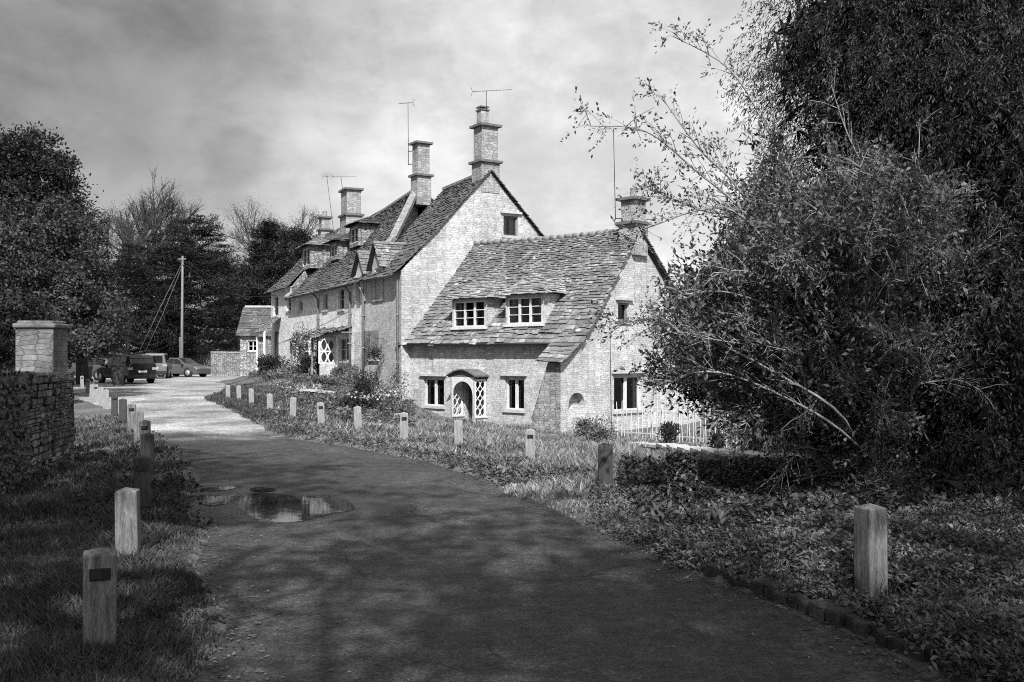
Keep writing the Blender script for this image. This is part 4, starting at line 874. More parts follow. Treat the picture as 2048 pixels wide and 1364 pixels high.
# protruding rubble stones
mb = MB()
for i in range(len(pts) - 1):
    a = Vector((pts[i][0], pts[i][1], 0)); b = Vector((pts[i + 1][0], pts[i + 1][1], 0)); d = b - a; nn = Vector((d.y, -d.x, 0)).normalized()
    z = .02; 
    while z < 1.28:
        rh = random.uniform(.07, .13); t = random.uniform(0, .1)
        while t < 1:
            wd = random.uniform(.14, .42) / d.length; c = a + d * (t + wd / 2) + nn * (.25 + random.uniform(-.01, .045)); mb.box((c.x, c.y, z + rh / 2), (wd * d.length * .93, .1, rh * .86), (d.x, d.y)); t += wd
        z += rh
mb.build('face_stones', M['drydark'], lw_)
def bevel(o, w_, seg=2):
    m = o.modifiers.new('bevel', 'BEVEL'); m.width = w_; m.segments = seg; m.limit_method = 'ANGLE'; return o
pp = wpt(84, 712, 16.0); pil = empty('gate_pillar', (pp.x, pp.y, 0), 'square stone gate pillar with flat mossy cap and pale lichen patch', 'pillar')
mb = MB(); mb.box((pp.x, pp.y, .95), (.58, .58, 2.2), (1, .06)); mb.build('pillar_shaft', stone('pillar_stone', .14, .24, .085, .008, mv=.9, contrast=.25, stain=.9, bd=.04), pil)
mb = MB(); mb.box((pp.x, pp.y, 2.08), (.66, .66, .07), (1, .06)); mb.box((pp.x, pp.y, 2.13), (.56, .56, .06), (1, .06)); bevel(mb.build('pillar_cap', M['cap'], pil), .02)
# paling fence
pts = [at(1236, 29.6), at(1300, 28.8), at(1380, 27.6), at(1460, 26.2), at(1540, 24.8), at(1640, 23.6)]
fe = empty('paling_fence', (pts[0][0], pts[0][1], -1), 'rustic pale paling fence around the garden beside the cottage gable', 'fence'); mb = MB(); rl = MB()
for i in range(len(pts) - 1):
    a = Vector((*pts[i], 0)); b = Vector((*pts[i + 1], 0)); L = (b - a).length; m = int(L / .125)
    for j in range(m):
        x = a + (b - a) * (j / m); g_ = -.95; h = 1.18 + random.uniform(-.16, .14); lean = random.uniform(-.09, .09); mb.bar((x.x, x.y, g_), (x.x + lean, x.y, g_ + h), random.uniform(.028, .042), .02)
    for zz in (.3, .95): rl.bar((a.x, a.y + .03, -.95 + zz), (b.x, b.y + .03, -.95 + zz), .02, .03)
M['pale'] = plain('cleft_pale_wood', .42, .85, .35, 6, (3, 3, .4), bmp=.3); mb.build('pales', M['pale'], fe); rl.build('rail', M['pale'], fe)
# dark gate post by the low wall
x, y = at(1636, 17.2); mb = MB(); mb.box((x, y, -.35), (.14, .14, .95), (1, .2)); mb.add([(x - .07, y - .07, .125), (x + .07, y - .07, .125), (x + .07, y + .07, .125), (x - .07, y + .07, .125), (x, y, .16)], [(0, 1, 4), (1, 2, 4), (2, 3, 4), (3, 0, 4)])
tag(mb.build('gate_post', M['wood_dark']), 'dark short gate post standing against the low pale wall', 'post')

# ------------------------------------------------------------------ verge posts
def make_post(mat, h=.72, wd=.16, plate=False, name='verge_post', bury=.1):
    o = bpy.data.objects.new(name, None); COL.objects.link(o); o.empty_display_size = .2
    mb = MB(); w2 = wd / 2; r_ = .0
    zs = [-bury, .25, h - .035]; V = []
    for z in zs:
        k = 1 + random.uniform(-.02, .02)
        V += [(-w2 * k, -w2 * k, z), (w2 * k, -w2 * k, z), (w2 * k, w2 * k, z), (-w2 * k, w2 * k, z)]
    V += [(random.uniform(-.01, .01), 0, h - .008)]
    fs = [(i * 4 + j, i * 4 + (j + 1) % 4, i * 4 + 4 + (j + 1) % 4, i * 4 + 4 + j) for i in range(2) for j in range(4)] + [(8, 9, 12), (9, 10, 12), (10, 11, 12), (11, 8, 12)]
    mb.add(V, fs); bevel(mb.build('post_shaft', M[mat], o, False), .006)
    if plate:
        pb = MB(); pb.box((0, -w2 - .006, h - .13), (.1, .014, .062)); rp = bevel(pb.build('reflector', M['plate'], o, False), .003)
        lb = MB(); lb.box((-.018, -w2 - .0145, h - .13), (.045, .006, .036)); lb.build('reflector_lens', M['lens'], rp, False)
    return o
protos = {}
def post(u, vt, mat, plate, rz, label, group, ztop=.62, h=.74, wd=.16, Y=None, tilt=0, fac=1.):
    Yp = Y if Y else (H - ztop) * F / (vt - HV); x = (u - 1024) / F * Yp; zt_ = zat(vt, Yp)
    key = (mat, plate, h, wd)
    if key not in protos: o = make_post(mat, h, wd, plate); protos[key] = o
    else:
        src = protos[key]; o = src.copy(); COL.objects.link(o)
        for c in src.children:
            cc = c.copy(); COL.objects.link(cc); cc.parent = o
            for g in c.children: gg = g.copy(); COL.objects.link(gg); gg.parent = cc
    tilt = tilt or random.uniform(-2.6, 2.6)
    o.location = (x, Yp, zt_ - h); o.rotation_euler = (R(tilt * .4), R(tilt), math.atan2(-x, Yp) + R(rz - 3)); tag(o, label, 'post', group); return o
GL = 'oak posts along the left verge'; GR = 'oak posts along the right verge'
post(198, 1092, 'wood', True, 3, 'nearest left verge post, grey grained oak with a dark reflector plate', GL, tilt=.5)
post(258, 972, 'wood', False, -6, 'second left verge post, pale and plain without a reflector', GL, tilt=-1)
post(287, 908, 'wood_dark', True, 2, 'dark left verge post with reflector, behind the plain pale one', GL)
post(297, 864, 'wood_dark', False, 4, 'dark left verge post half hidden behind the dark post with reflector', GL)
post(293, 838, 'wood', True, 0, 'left verge post with a reflector just beyond the dark pair', GL)
post(277, 820, 'wood', False, 4, 'plain grey left verge post between two posts with reflectors', GL, tilt=1)
post(263, 806, 'wood', True, 0, 'light left verge post with reflector beside the dark lawn', GL)
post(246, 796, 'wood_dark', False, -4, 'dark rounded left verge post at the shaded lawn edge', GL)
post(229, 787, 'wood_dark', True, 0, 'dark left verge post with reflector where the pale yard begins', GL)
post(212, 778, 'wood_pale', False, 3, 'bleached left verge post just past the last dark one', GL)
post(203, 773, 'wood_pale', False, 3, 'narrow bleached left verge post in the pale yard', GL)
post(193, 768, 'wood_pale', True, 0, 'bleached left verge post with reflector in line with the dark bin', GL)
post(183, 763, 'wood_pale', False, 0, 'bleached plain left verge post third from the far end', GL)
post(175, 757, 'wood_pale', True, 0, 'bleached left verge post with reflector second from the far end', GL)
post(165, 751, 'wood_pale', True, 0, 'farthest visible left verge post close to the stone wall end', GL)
post(1743, 1004, 'wood', False, 44, 'big oak post with pyramid top at the near right among weeds', GR, ztop=.66, h=.85, wd=.145)
post(1210, 884, 'wood_dark', False, 6, 'upright right verge post, shade put into its dark tone, standing before the cottage gable', GR, ztop=.6, h=.72)  # dark wood colour stands in for the shade on this post
post(1060, 856, 'wood_pale', True, 4, 'bleached right verge post with reflector before the cottage corner pier', GR, ztop=.4, h=.66)
post(918, 838, 'wood_pale', False, 4, 'bleached right verge post directly before the cottage porch', GR, ztop=.45, h=.64)
post(808, 823, 'wood_pale', True, 4, 'bleached right verge post with reflector by the cottage downpipe', GR, ztop=.52, h=.64)
post(717, 811, 'wood_pale', False, 4, 'bleached right verge post below the dark garden bush', GR, ztop=.55, h=.66)
post(643, 803, 'wood_pale', True, 4, 'bleached right verge post below the lattice porch of the terrace', GR, ztop=.56, h=.66, tilt=-2)
post(585, 793, 'wood_pale', False, 4, 'bleached right verge post in front of the broken stone edging', GR, ztop=.56, h=.62)
post(540, 786, 'wood_pale', False, 4, 'bleached right verge post left of the broken stone edging', GR, ztop=.56, h=.62)
post(503, 776, 'wood_pale', False, 4, 'third farthest right verge post below the rounded garden shrubs', GR, ztop=.56, h=.62)
post(478, 770, 'wood_pale', False, 4, 'second farthest right verge post near the tip of the green verge', GR, ztop=.56, h=.62)
post(456, 769, 'wood_pale', False, 4, 'farthest right verge post at the tip of the green verge', GR, ztop=.56, h=.62)
# ivy covered stump
x, y = at(1363, 10.0); st = empty('ivy_clad_post', (x, y, 0), 'short post smothered in dark ivy at the road edge', 'post'); mb = MB(); mb.tube([(x, y, -.1), (x + .01, y, .3), (x, y, .58)], [.09, .08, .07], 10); mb.build('post_shaft', M['wood_dark'], st)
n = 2600; t = rng.random(n) * 2 * math.pi; zz = rng.random(n) * .62; rr = .10 + .05 * rng.random(n) + .025 * np.sin(zz * 9); Cn = np.stack([x + rr * np.cos(t), y + rr * np.sin(t), zz], 1)
leaves('ivy', Cn, np.stack([np.cos(t) * .6, np.sin(t) * .6, -rng.random(n)], 1) + rng.normal(size=(n, 3)) * .3, .05, .045, M['ivy'], st, nrm=np.stack([np.cos(t), np.sin(t), t * 0], 1))

# ------------------------------------------------------------------ telegraph pole
Yp = 84; b = wpt(364, 712, Yp); tp = empty('telegraph_pole', (b.x, b.y, 0), 'tall wooden telegraph pole with stay wires before the dark cedar', 'pole')
zt_ = zat(512, Yp); mb = MB(); mb.tube([(b.x, b.y, -.2), (b.x, b.y, 4), (b.x + .05, b.y, zt_)], [.12, .11, .08], 10); mb.build('pole_shaft', M['pole'], tp)
mb = MB(); mb.box((b.x - .13, b.y - .08, 1.4), (.08, .08, 3.6)); mb.build('cable_guard', M['pole'], tp)
mb = MB(); mb.box((b.x + .1, b.y - .1, zt_ - .55), (.16, .12, .4)); mb.bar((b.x - .35, b.y, zt_ - .25), (b.x + .35, b.y, zt_ - .25), .08); mb.build('terminal_box', M['grey_pipe'], tp)
mb = MB(); mb.tube([(b.x, b.y, zt_ - .6), wpt(318, 620, Yp - 2), wpt(280, 700, Yp - 3)], .014, 4); mb.tube([(b.x, b.y, zt_ - .9), wpt(325, 630, Yp - 2), wpt(292, 700, Yp - 3)], .014, 4); mb.build('stay_wire', M['grey_pipe'], tp)
mb = MB()
for tv_, tt in (((560, 590, 61), 0), ((690, 562, 46), 1)):
    e = wpt(*tv_); a_ = Vector((b.x, b.y, zt_ - .3)); mb.tube([lrp(a_, e, k / 12) - Vector((0, 0, 1.2 * math.sin(math.pi * k / 12))) for k in range(13)], .012, 4)
mb.build('phone_line', M['black'], tp)

# ------------------------------------------------------------------ vehicles and bins
def car(name, label, loc, rz, L, Wd, Hh, paint, kind):
    """length along +x (front), origin on the ground at the centre"""
    o = empty(name, loc, label, 'car', 'cars parked in the yard', rz)
    hw = Wd / 2; B = .17 * Hh; belt = .60 * Hh
    if kind == 'suv': top = [(-.5, .62, .70), (-.47, .70, .86), (-.43, .74, .97), (-.2, .62, 1.0), (.05, .61, .98), (.2, .60, .70), (.30, .60, .60), (.46, .53, .53), (.5, .42, .42)]
    elif kind == 'van': top = [(-.5, .6, .96), (-.48, .62, .99), (-.1, .6, 1.0), (.12, .59, .97), (.28, .58, .64), (.34, .57, .58), (.47, .5, .5), (.5, .4, .4)]
    else: top = [(-.5, .62, .66), (-.47, .66, .80), (-.41, .68, .96), (-.15, .66, 1.0), (.05, .66, .98), (.2, .66, .72), (.25, .655, .66), (.45, .56, .56), (.5, .44, .44)]
    mb = MB(); secs = []
    for fx, fb, ft in top:
        x = fx * L; zb = fb * Hh; zt_ = ft * Hh; taper = 1 - .12 * max(0, abs(fx) - .38) / .12
        g = zt_ > zb + .04 * Hh; wt = hw * (.78 if g else .86) * taper; wb = hw * taper
        secs.append([(x, -wb * .94, B), (x, -wb, B + .12 * Hh), (x, -wb * 1.0, zb * .9), (x, -wb * .96, zb), (x, -wt, zt_), (x, wt, zt_), (x, wb * .96, zb), (x, wb * 1.0, zb * .9), (x, wb, B + .12 * Hh), (x, wb * .94, B)])
    n = 10; V = [p for s_ in secs for p in s_]
    fs = [(i * n + j, (i + 1) * n + j, (i + 1) * n + (j + 1) % n, i * n + (j + 1) % n) for i in range(len(secs) - 1) for j in range(n)] + [tuple(range(n)), tuple((len(secs) - 1) * n + j for j in range(n))[::-1]]
    mb.add(V, fs, None, False); bd = mb.build('body', paint, o, False); bevel(bd, .04, 2)
    # windows
    gi = [i for i, (fx, fb, ft) in enumerate(top) if ft > fb + .04]
    xs = [top[i][0] * L for i in gi]; x0, x1 = xs[0], xs[-1]
    def side(x, up, sgn):
        fx = x / L
        for i in range(len(top) - 1):
            if top[i][0] <= fx <= top[i + 1][0]:
                t = (fx - top[i][0]) / (top[i + 1][0] - top[i][0]); zb = (top[i][1] * (1 - t) + top[i + 1][1] * t) * Hh; zt2 = (top[i][2] * (1 - t) + top[i + 1][2] * t) * Hh
                return (x, sgn * (hw * .965 * (1 - up) + hw * .79 * up + .012), zb * (1 - up) + zt2 * up)
    for sgn in (-1, 1):
        edges = np.linspace(x0 + .12 * L * .3, x1 - .02 * L, 4)
        for i in range(3):
            a, b_ = edges[i] + .03, edges[i + 1] - .03; aa = a + (.1 if i == 0 else 0); bb = b_ - (.0 if i < 2 else .25)
            m = 4; lo = [side(a + (b_ - a) * k / m, .08, sgn) for k in range(m + 1)]; hi = [side(aa + (bb - aa) * k / m, .86, sgn) for k in range(m + 1)]
            wnd = MB(); wnd.add(lo + hi, [(k, k + 1, k + m + 2, k + m + 1) for k in range(m)]); wnd.build('side_window', M['carglass'], o, False)
    # rear and front screens
    def scr(i, j, nm, sg_):
        a, b_ = top[i], top[j]; za, zb2 = a[2] * Hh, b_[2] * Hh; s = MB(); e = .014
        s.quad((a[0] * L + sg_ * e, -hw * .74, za + .03), (a[0] * L + sg_ * e, hw * .74, za + .03), (b_[0] * L + sg_ * e, hw * .68, zb2 - .03 + e), (b_[0] * L + sg_ * e, -hw * .68, zb2 - .03 + e)); s.build(nm, M['carglass'], o, False)
    scr(1, 2, 'rear_window', -1) if kind != 'van' else None
    jj = [i for i in range(len(top)) if top[i][2] >= .97][-1]; a = top[jj]; b_ = top[jj + 1]; s = MB(); s.quad((a[0] * L + .02, -hw * .7, a[2] * Hh + .015 - .02), (a[0] * L + .02, hw * .7, a[2] * Hh + .015 - .02), (b_[0] * L + .02, hw * .78, b_[2] * Hh + .03), (b_[0] * L + .02, -hw * .78, b_[2] * Hh + .03)); s.build('windscreen', M['carglass'], o, False)
    if kind == 'van': s = MB(); s.quad((-.5 * L - .012, -hw * .6, .62 * Hh), (-.5 * L - .012, hw * .6, .62 * Hh), (-.5 * L - .012, hw * .58, .9 * Hh), (-.5 * L - .012, -hw * .58, .9 * Hh)); s.build('rear_window', M['carglass'], o, False)
    wr = .21 * Hh if kind == 'suv' else .225 * Hh
    for fx in (-.31, .31):
        for sgn in (-1, 1):
            t = MB(); ring = []
            y0, y1 = sgn * (hw - .2), sgn * (hw + .015); k = 20
            t.tube([(fx * L, y0, wr), (fx * L, y1, wr)], wr, k); wo_ = t.build('wheel', M['tyre'], o, False)
            rm_ = MB(); rm_.tube([(fx * L, y1 - sgn * .02, wr), (fx * L, y1 + sgn * .012, wr)], wr * .64, 14); rm_.build('rim', M['rim'], wo_, False)
            ar = MB(); ar.tube([(fx * L, sgn * (hw - .1), wr + .02), (fx * L, sgn * (hw + .004), wr + .02)], wr * 1.16, 20); ar.build('wheel_arch', M['black'], o, False)
    for sgn in (-1, 1):
        t = MB(); t.box((-.495 * L, sgn * hw * .76, .52 * Hh), (.09, .3, .14)); t.build('tail_light', M['lampglass'], o, False)
        t = MB(); t.box((.482 * L, sgn * hw * .7, .45 * Hh), (.12, .34, .12)); t.build('headlight', M['lampglass'], o, False)
        t = MB(); t.box((.2 * L, sgn * (hw + .07), .64 * Hh), (.12, .18, .12)); t.build('wing_mirror', M['black'], o, False)
    t = MB(); t.box((-.5 * L, 0, .26 * Hh), (.12, Wd * .86, .16)); t.build('bumper', M['black'], o, False)
    t = MB(); t.box((-.503 * L - .0, 0, .42 * Hh), (.03, .5, .11)); t.build('number_plate', M['paint'], o, False)
    if kind == 'suv':
        t = MB()
        for sgn in (-1, 1): t.tube([(-.38 * L, sgn * hw * .7, 1.01 * Hh), (.05 * L, sgn * hw * .7, 1.0 * Hh)], .02, 5)
        t.build('roof_rail', M['rim'], o, False)
    return o
pt_dark = plain('black_car_paint', .015, .12, .02, 2, bmp=0, spec=.6); pt_sil = plain('silver_car_paint', .10, .3, .03, 2, bmp=0, spec=.5, metal=.3); pt_wh = plain('grey_van_paint', .12, .35, .03, 2, bmp=0, spec=.5); pt_mid = plain('dark_grey_car_paint', .06, .15, .02, 2, bmp=0, spec=.6)
car('parked_suv', 'black tall estate car seen from behind beside the dark bin', wpt(252, 712, 59)[:2] + (0,), R(134), 4.6, 1.9, 1.68, pt_dark, 'suv')
car('parked_van', 'small pale van parked between the black and the silver car', wpt(314, 712, 72)[:2] + (0,), R(105), 4.1, 1.8, 1.8, pt_wh, 'van')
car('parked_estate', 'silver estate car parked side-on below the telegraph pole', wpt(364, 712, 76.5)[:2] + (0,), R(-24), 4.3, 1.75, 1.47, pt_sil, 'estate')
car('parked_hatchback', 'dark car half hidden by the leafy tree near the pillar', wpt(180, 712, 66)[:2] + (0,), R(165), 4.2, 1.75, 1.5, pt_mid, 'estate')
def bin_(x, y, rz, label, sc=1.):
    o = empty('wheelie_bin', (x, y, 0), label, 'bin', 'wheelie bins in the yard', rz); w0, w1, h = .24 * sc, .3 * sc, 1.02 * sc
    mb = MB(); V = [(-w0, -w0, .05), (w0, -w0, .05), (w0, w0, .05), (-w0, w0, .05), (-w1, -w1, h), (w1, -w1, h), (w1, w1, h), (-w1, w1, h)]; mb.add(V, [(0, 3, 2, 1), (4, 5, 6, 7), (0, 1, 5, 4), (1, 2, 6, 5), (2, 3, 7, 6), (3, 0, 4, 7)]); bevel(mb.build('body', M['plastic'], o, False), .03)
    mb = MB(); w_ = w1 + .03; mb.add([(-w_, -w_ - .03, h), (w_, -w_ - .03, h), (w_, w_, h), (-w_, w_, h), (-w_, -w_ - .03, h + .04), (w_, -w_ - .03, h + .04), (w_ * .9, w_, h + .12), (-w_ * .9, w_, h + .12)], [(0, 3, 2, 1), (4, 5, 6, 7), (0, 1, 5, 4), (1, 2, 6, 5), (2, 3, 7, 6), (3, 0, 4, 7)]); bevel(mb.build('lid', M['plastic'], o, False), .015)
    for s_ in (-1, 1): mb = MB(); mb.tube([(s_ * .2, w0, .1), (s_ * .27, w0, .1)], .1, 14); mb.build('wheel', M['tyre'], o, False)
    mb = MB(); mb.tube([(-.2, w1 + .08, h - .02), (.2, w1 + .08, h - .02)], .018, 6); mb.build('handle', M['plastic'], o, False)
M['plastic'] = plain('bin_plastic', .035, .5, .1, 4, bmp=0)
q = wpt(236, 712, 54.5); bin_(q.x, q.y, R(10), 'big dark wheelie bin in front of the black car', 1.05); q = wpt(173, 712, 62); bin_(q.x, q.y, R(-8), 'small dark wheelie bin by the leafy tree left of the cars', .9)

# ------------------------------------------------------------------ trees
def limb(mb, a, b, r0, r1, wob=.1, n=5, k=6):
    a = np.array(a, float); b = np.array(b, float); L = np.linalg.norm(b - a); pts = [a + (b - a) * t + (rng.normal(size=3) * wob * L * math.sin(math.pi * t) * .5) for t in np.linspace(0, 1, n)]
    mb.tube(pts, [r0 + (r1 - r0) * t for t in np.linspace(0, 1, n)], k); return pts
def crown_points(ells, ncl, shell=.55):
    """clump centres in a union of ellipsoids (cx,cy,cz,rx,ry,rz,weight)"""
    wts = np.array([e[6] for e in ells]); wts = wts / wts.sum(); idx = rng.choice(len(ells), ncl, p=wts); E = np.array([e[:6] for e in ells])[idx]
    d = unit(rng.normal(size=(ncl, 3))); r_ = shell + (1.02 - shell) * rng.random(ncl) ** .6
    return E[:, :3] + d * E[:, 3:6] * r_[:, None], d
def tree(name, label, base, ells, ncl, nlf, csz, L, Wd, mat, cat='tree', group=None, trunk_r=.3, style='broad', limbs=10, shell=.5, bark='bark', leafrnd=None, flat=.6):
    o = empty(name, base, label, cat, group); base = np.array(base, float)
    C, d = crown_points(ells, ncl, shell)
    mb = MB(); top = np.array(ells[0][:3]); tp = [base - [0, 0, .3], base + (top - base) * .3 + rng.normal(size=3) * .1, base + (top - base) * .65, top + [0, 0, ells[0][5] * .5]]
    mb.tube(tp, [trunk_r * 1.2, trunk_r, trunk_r * .65, trunk_r * .2], 9)
    for i in range(limbs):
        c = C[rng.integers(ncl)]; t = rng.uniform(.25, .75); s_ = base + (top - base) * t; limb(mb, s_, c, trunk_r * .35, .02, .15)
    mb.build('trunk', M[bark], o)
    csz_ = csz * rng.uniform(.6, 1.3, ncl); idx = np.repeat(np.arange(ncl), nlf); n = len(idx)
    off = rng.normal(size=(n, 3)) * [1, 1, flat] * csz_[idx][:, None] * .55
    P = C[idx] + off
    if style == 'droop': A = d[idx] * .9 + rng.normal(size=(n, 3)) * .45 + [0, 0, -.75]
    elif style == 'layer': A = d[idx] * [1, 1, .15] + rng.normal(size=(n, 3)) * [.6, .6, .2]
    else: A = rng.normal(size=(n, 3)) + d[idx] * .5
    LL = L * rng.uniform(.6, 1.35, n)
    rn = np.clip(.5 + (rng.random(ncl)[idx] - .5) * .7 + (rng.random(n) - .5) * .5, 0, 1)
    nr = (rng.normal(size=(n, 3)) * .7 + d[idx] * .6 + [0, 0, .5])
    leaves('crown', P, A, LL, Wd * rng.uniform(.7, 1.3, n), M[mat], o, nrm=nr, rnd=rn)
    return o
def ell(u, v, Y, ru, rv, ry=None, wt=None):
    c = wpt(u, v, Y); rx = ru / F * Y; rz = rv / F * Y; ry = ry or rx; return (c.x, c.y, c.z, rx, ry, rz, wt or rx * rz)
def gbase(u, Y, z=0.): x = (u - 1024) / F * Y; return (x, Y, g1(x, Y) if z is None else z)
# left mass
Yt = 48
tree('holm_oak', 'tall dense dark evergreen rising at the far left above the gate pillar', gbase(20, Yt), [ell(20, 420, Yt, 135, 175, 3.6), ell(-60, 450, Yt, 170, 210, 4), ell(110, 480, Yt - 1, 75, 100, 2.2), ell(60, 350, Yt, 70, 90, 2)], 620, 120, .62, .17, .10, 'broad2', trunk_r=.45)
tree('yew_tree', 'ragged dark conifer with stepped branches right of the tallest left tree', gbase(165, 56), [ell(160, 520, 56, 50, 110, 1.8), ell(175, 440, 56, 22, 30, 1), ell(160, 620, 56, 70, 90, 2.3)], 300, 90, .5, .18, .05, 'yew_far', trunk_r=.3, style='layer')
tree('leafy_ash', 'lighter leafy tree with sunlit leaves behind the gate pillar', gbase(110, 40), [ell(70, 560, 40, 120, 110, 2.6), ell(160, 640, 39, 90, 80, 2.2), ell(20, 620, 39, 110, 110, 2.2), ell(190, 680, 38, 40, 34, 1.1), ell(90, 460, 41, 90, 60, 1.8)], 560, 90, .42, .15, .085, 'broad', trunk_r=.3, flat=.7)
tree('bay_tree', 'dark rounded bush filling the space left of the gate pillar', gbase(0, 30), [ell(-10, 670, 30, 70, 70, 1.4), ell(30, 640, 31, 60, 50, 1.2)], 130, 90, .35, .12, .07, 'broad2', trunk_r=.15)
# bare ash behind
def bare_tree(name, label, base, height, spread, mat='bark', depth=6, seed=3, twigleaf=0, r0=.3, lf='broad'):
    o = empty(name, base, label, 'tree', 'bare trees on the skyline'); mb = MB(); rr = np.random.default_rng(seed); tips = []
    def grow(p, d, L, r_, k):
        q = p + d * L; mid = (p + q) / 2 + rr.normal(size=3) * L * .05; mb.tube([p, mid, q], [r_, r_ * .85, r_ * .68], 5 if k > 2 else 3, cap=False)
        if k == 0: tips.append(q); return
        for i in range(3 if k > 2 else 4):
            dd = unit(d + rr.normal(size=3) * spread + np.array([0, 0, .18])); grow(q if i < 2 else p + d * L * rr.uniform(.5, .95), dd, L * rr.uniform(.62, .85), r_ * .6, k - 1)
    grow(np.array(base, float), np.array([0, 0, 1.]), height * .27, r0, depth); mb.build('trunk', M[mat], o)
    T = np.array(tips)
    if twigleaf:
        idx = rng.integers(len(T), size=twigleaf); leaves('crown', T[idx] + rng.normal(size=(twigleaf, 3)) * .35, rng.normal(size=(twigleaf, 3)), .16, .07, M[lf], o)
bare_tree('bare_ash', 'round-headed bare tree standing above the cedar', gbase(292, 108, 2), 21, .36, seed=5, twigleaf=1500, r0=.5)
bare_tree('bare_ash', 'thin bare tree left of the round-headed one', gbase(225, 104, 2), 17, .36, seed=9, twigleaf=5000, r0=.4)
bare_tree('bare_ash', 'hazy bare tree between the round-headed tree and the fir', gbase(350, 112, 2), 17.5, .36, seed=12, twigleaf=5500, r0=.4)
bare_tree('bare_ash', 'hazy bare tree behind the dark fir left of the terrace', gbase(585, 128, 2), 20.5, .36, seed=15, twigleaf=7500, r0=.4)
bare_tree('bare_ash', 'bare tree just left of the narrow chimney of the terrace', gbase(550, 132, 2), 20, .34, seed=18, twigleaf=5500, r0=.4)
Yc = 90
tree('cedar_tree', 'broad dark cedar with level branches behind the telegraph pole', gbase(365, Yc), [ell(360, 600, Yc, 120, 110, 5), ell(395, 500, Yc, 60, 60, 2.6), ell(310, 560, Yc, 90, 90, 4), ell(430, 660, Yc, 75, 60, 3.5), ell(300, 670, Yc, 70, 40, 3), ell(395, 455, Yc, 34, 26, 1.6, 1.)], 560, 110, .8, .3, .07, 'yew_far', trunk_r=.5, style='layer', flat=.22)
# stepped cedar top branches
cb = bpy.data.objects['cedar_tree']; mb = MB(); lc = []; la = []
for (u0, v0, u1, v1) in ((395, 470, 432, 432), (395, 480, 436, 451), (390, 500, 445, 470), (400, 500, 330, 462), (395, 520, 470, 500), (380, 480, 345, 440), (390, 540, 300, 505)):
    a = np.array(wpt(u0, v0, Yc)); b = np.array(wpt(u1, v1, Yc)); mb.tube([a, (a + b) / 2 - [0, 0, .15], b], [.08, .05, .02], 5); m = 420; t = rng.random(m); lc.append(a + (b - a) * t[:, None] + rng.normal(size=(m, 3)) * [.25, .3, .16]); la.append((b - a) * .3 + rng.normal(size=(m, 3)) * .5)
mb.build('branch', M['bark'], cb); leaves('spray', np.concatenate(lc), np.concatenate(la), .24, .06, M['yew_far'], cb)
tree('dark_fir', 'pointed dark fir left of the terrace roofs', gbase(535, 116, 1), [ell(533, 500, 116, 26, 60, 2.2), ell(533, 465, 116, 13, 28, 1.2), ell(535, 560, 116, 45, 70, 3)], 300, 100, .8, .3, .08, 'yew_far', trunk_r=.4, style='layer', flat=.4)
tree('mixed_evergreen', 'dark bushy evergreen directly behind the end of the terrace', gbase(590, 112, 1), [ell(590, 520, 112, 50, 70, 3.5), ell(500, 590, 112, 50, 60, 3.5), ell(560, 590, 110, 70, 70, 3.5), ell(620, 560, 112, 40, 90, 3.5)], 480, 90, .85, .3, .12, 'broad2', trunk_r=.4)
tree('mixed_evergreen', 'dark evergreen between the cedar and the fir', gbase(470, 118, 1), [ell(470, 600, 118, 55, 80, 4), ell(440, 560, 118, 40, 60, 3), ell(250, 600, 118, 90, 90, 4), ell(330, 620, 118, 80, 90, 4)], 420, 90, .85, .32, .12, 'broad2', trunk_r=.4)
tree('round_shrub_tree', 'dark low tree hanging over the cars at the back of the yard', gbase(250, 86, 0), [ell(260, 660, 86, 70, 30, 3), ell(150, 650, 88, 90, 60, 4), ell(330, 680, 88, 60, 22, 2.5)], 200, 90, .6, .25, .1, 'broad2', trunk_r=.3)
# distant wood closing the horizon
n = 60000; X = rng.uniform(-170, 230, n); Yy = 150 + rng.uniform(0, 45, n) + (np.abs(X) > 60) * 0; hh = 4.5 + 1.6 * np.sin(X * .11) + 1.1 * np.sin(X * .37 + 1) + .6 * np.sin(X * .9)
keep = ((X - 0) / Yy * F + 1024 < 640) | ((X / Yy * F + 1024) > 1250); X, Yy, hh = X[keep], Yy[keep], hh[keep]
Cn = np.stack([X, Yy, rng.random(len(X)) ** .7 * hh * 1.3], 1)
wo_ = leaves('distant_wood', Cn, rng.normal(size=Cn.shape), 1.0, .5, M['yew_far']); tag(wo_, 'far dark wood closing the horizon', None, None, 'stuff')

# ------------------------------------------------------------------ garden bushes
def bush(name, label, u, Y, vtop, wpx, mat, n=900, L=.09, Wd=.05, dry=None, z=None, cat='shrub', group=None, lumps=3, up=.3, sparse=False, stem='bark'):
    x = (u - 1024) / F * Y; g_ = g1(x, Y) if z is None else z; rx = wpx / 2 / F * Y; top = zat(vtop, Y); h = max(.15, top - g_); ry = dry or rx
    o = empty(name, (x, Y, g_), label, cat, group); mb = MB()
    for i in range(7): limb(mb, (x + rng.normal() * .05, Y + rng.normal() * .05, g_ - .05), (x + rng.normal() * rx * .5, Y + rng.normal() * ry * .5, g_ + h * rng.uniform(.5, .95)), .018, .005, .1, 4, 4)
    mb.build('stem', M[stem], o)
    es = [(x, Y, g_ + h * .5, rx * .9, ry * .9, h * .48, 2)] + [(x + rng.normal() * rx * .5, Y + rng.normal() * ry * .5, g_ + h * rng.uniform(.35, .7), rx * .45, ry * .45, h * .28, 1) for i in range(lumps)]
    C, d = crown_points(es, n, .25 if not sparse else .0)
    C[:, 2] = np.maximum(C[:, 2], g_ + .02)
    leaves('foliage', C, d + rng.normal(size=(n, 3)) * .6 + [0, 0, up], L * rng.uniform(.6, 1.3, n), Wd * rng.uniform(.7, 1.3, n), M[mat], o, nrm=d + [0, 0, .6])
    return o
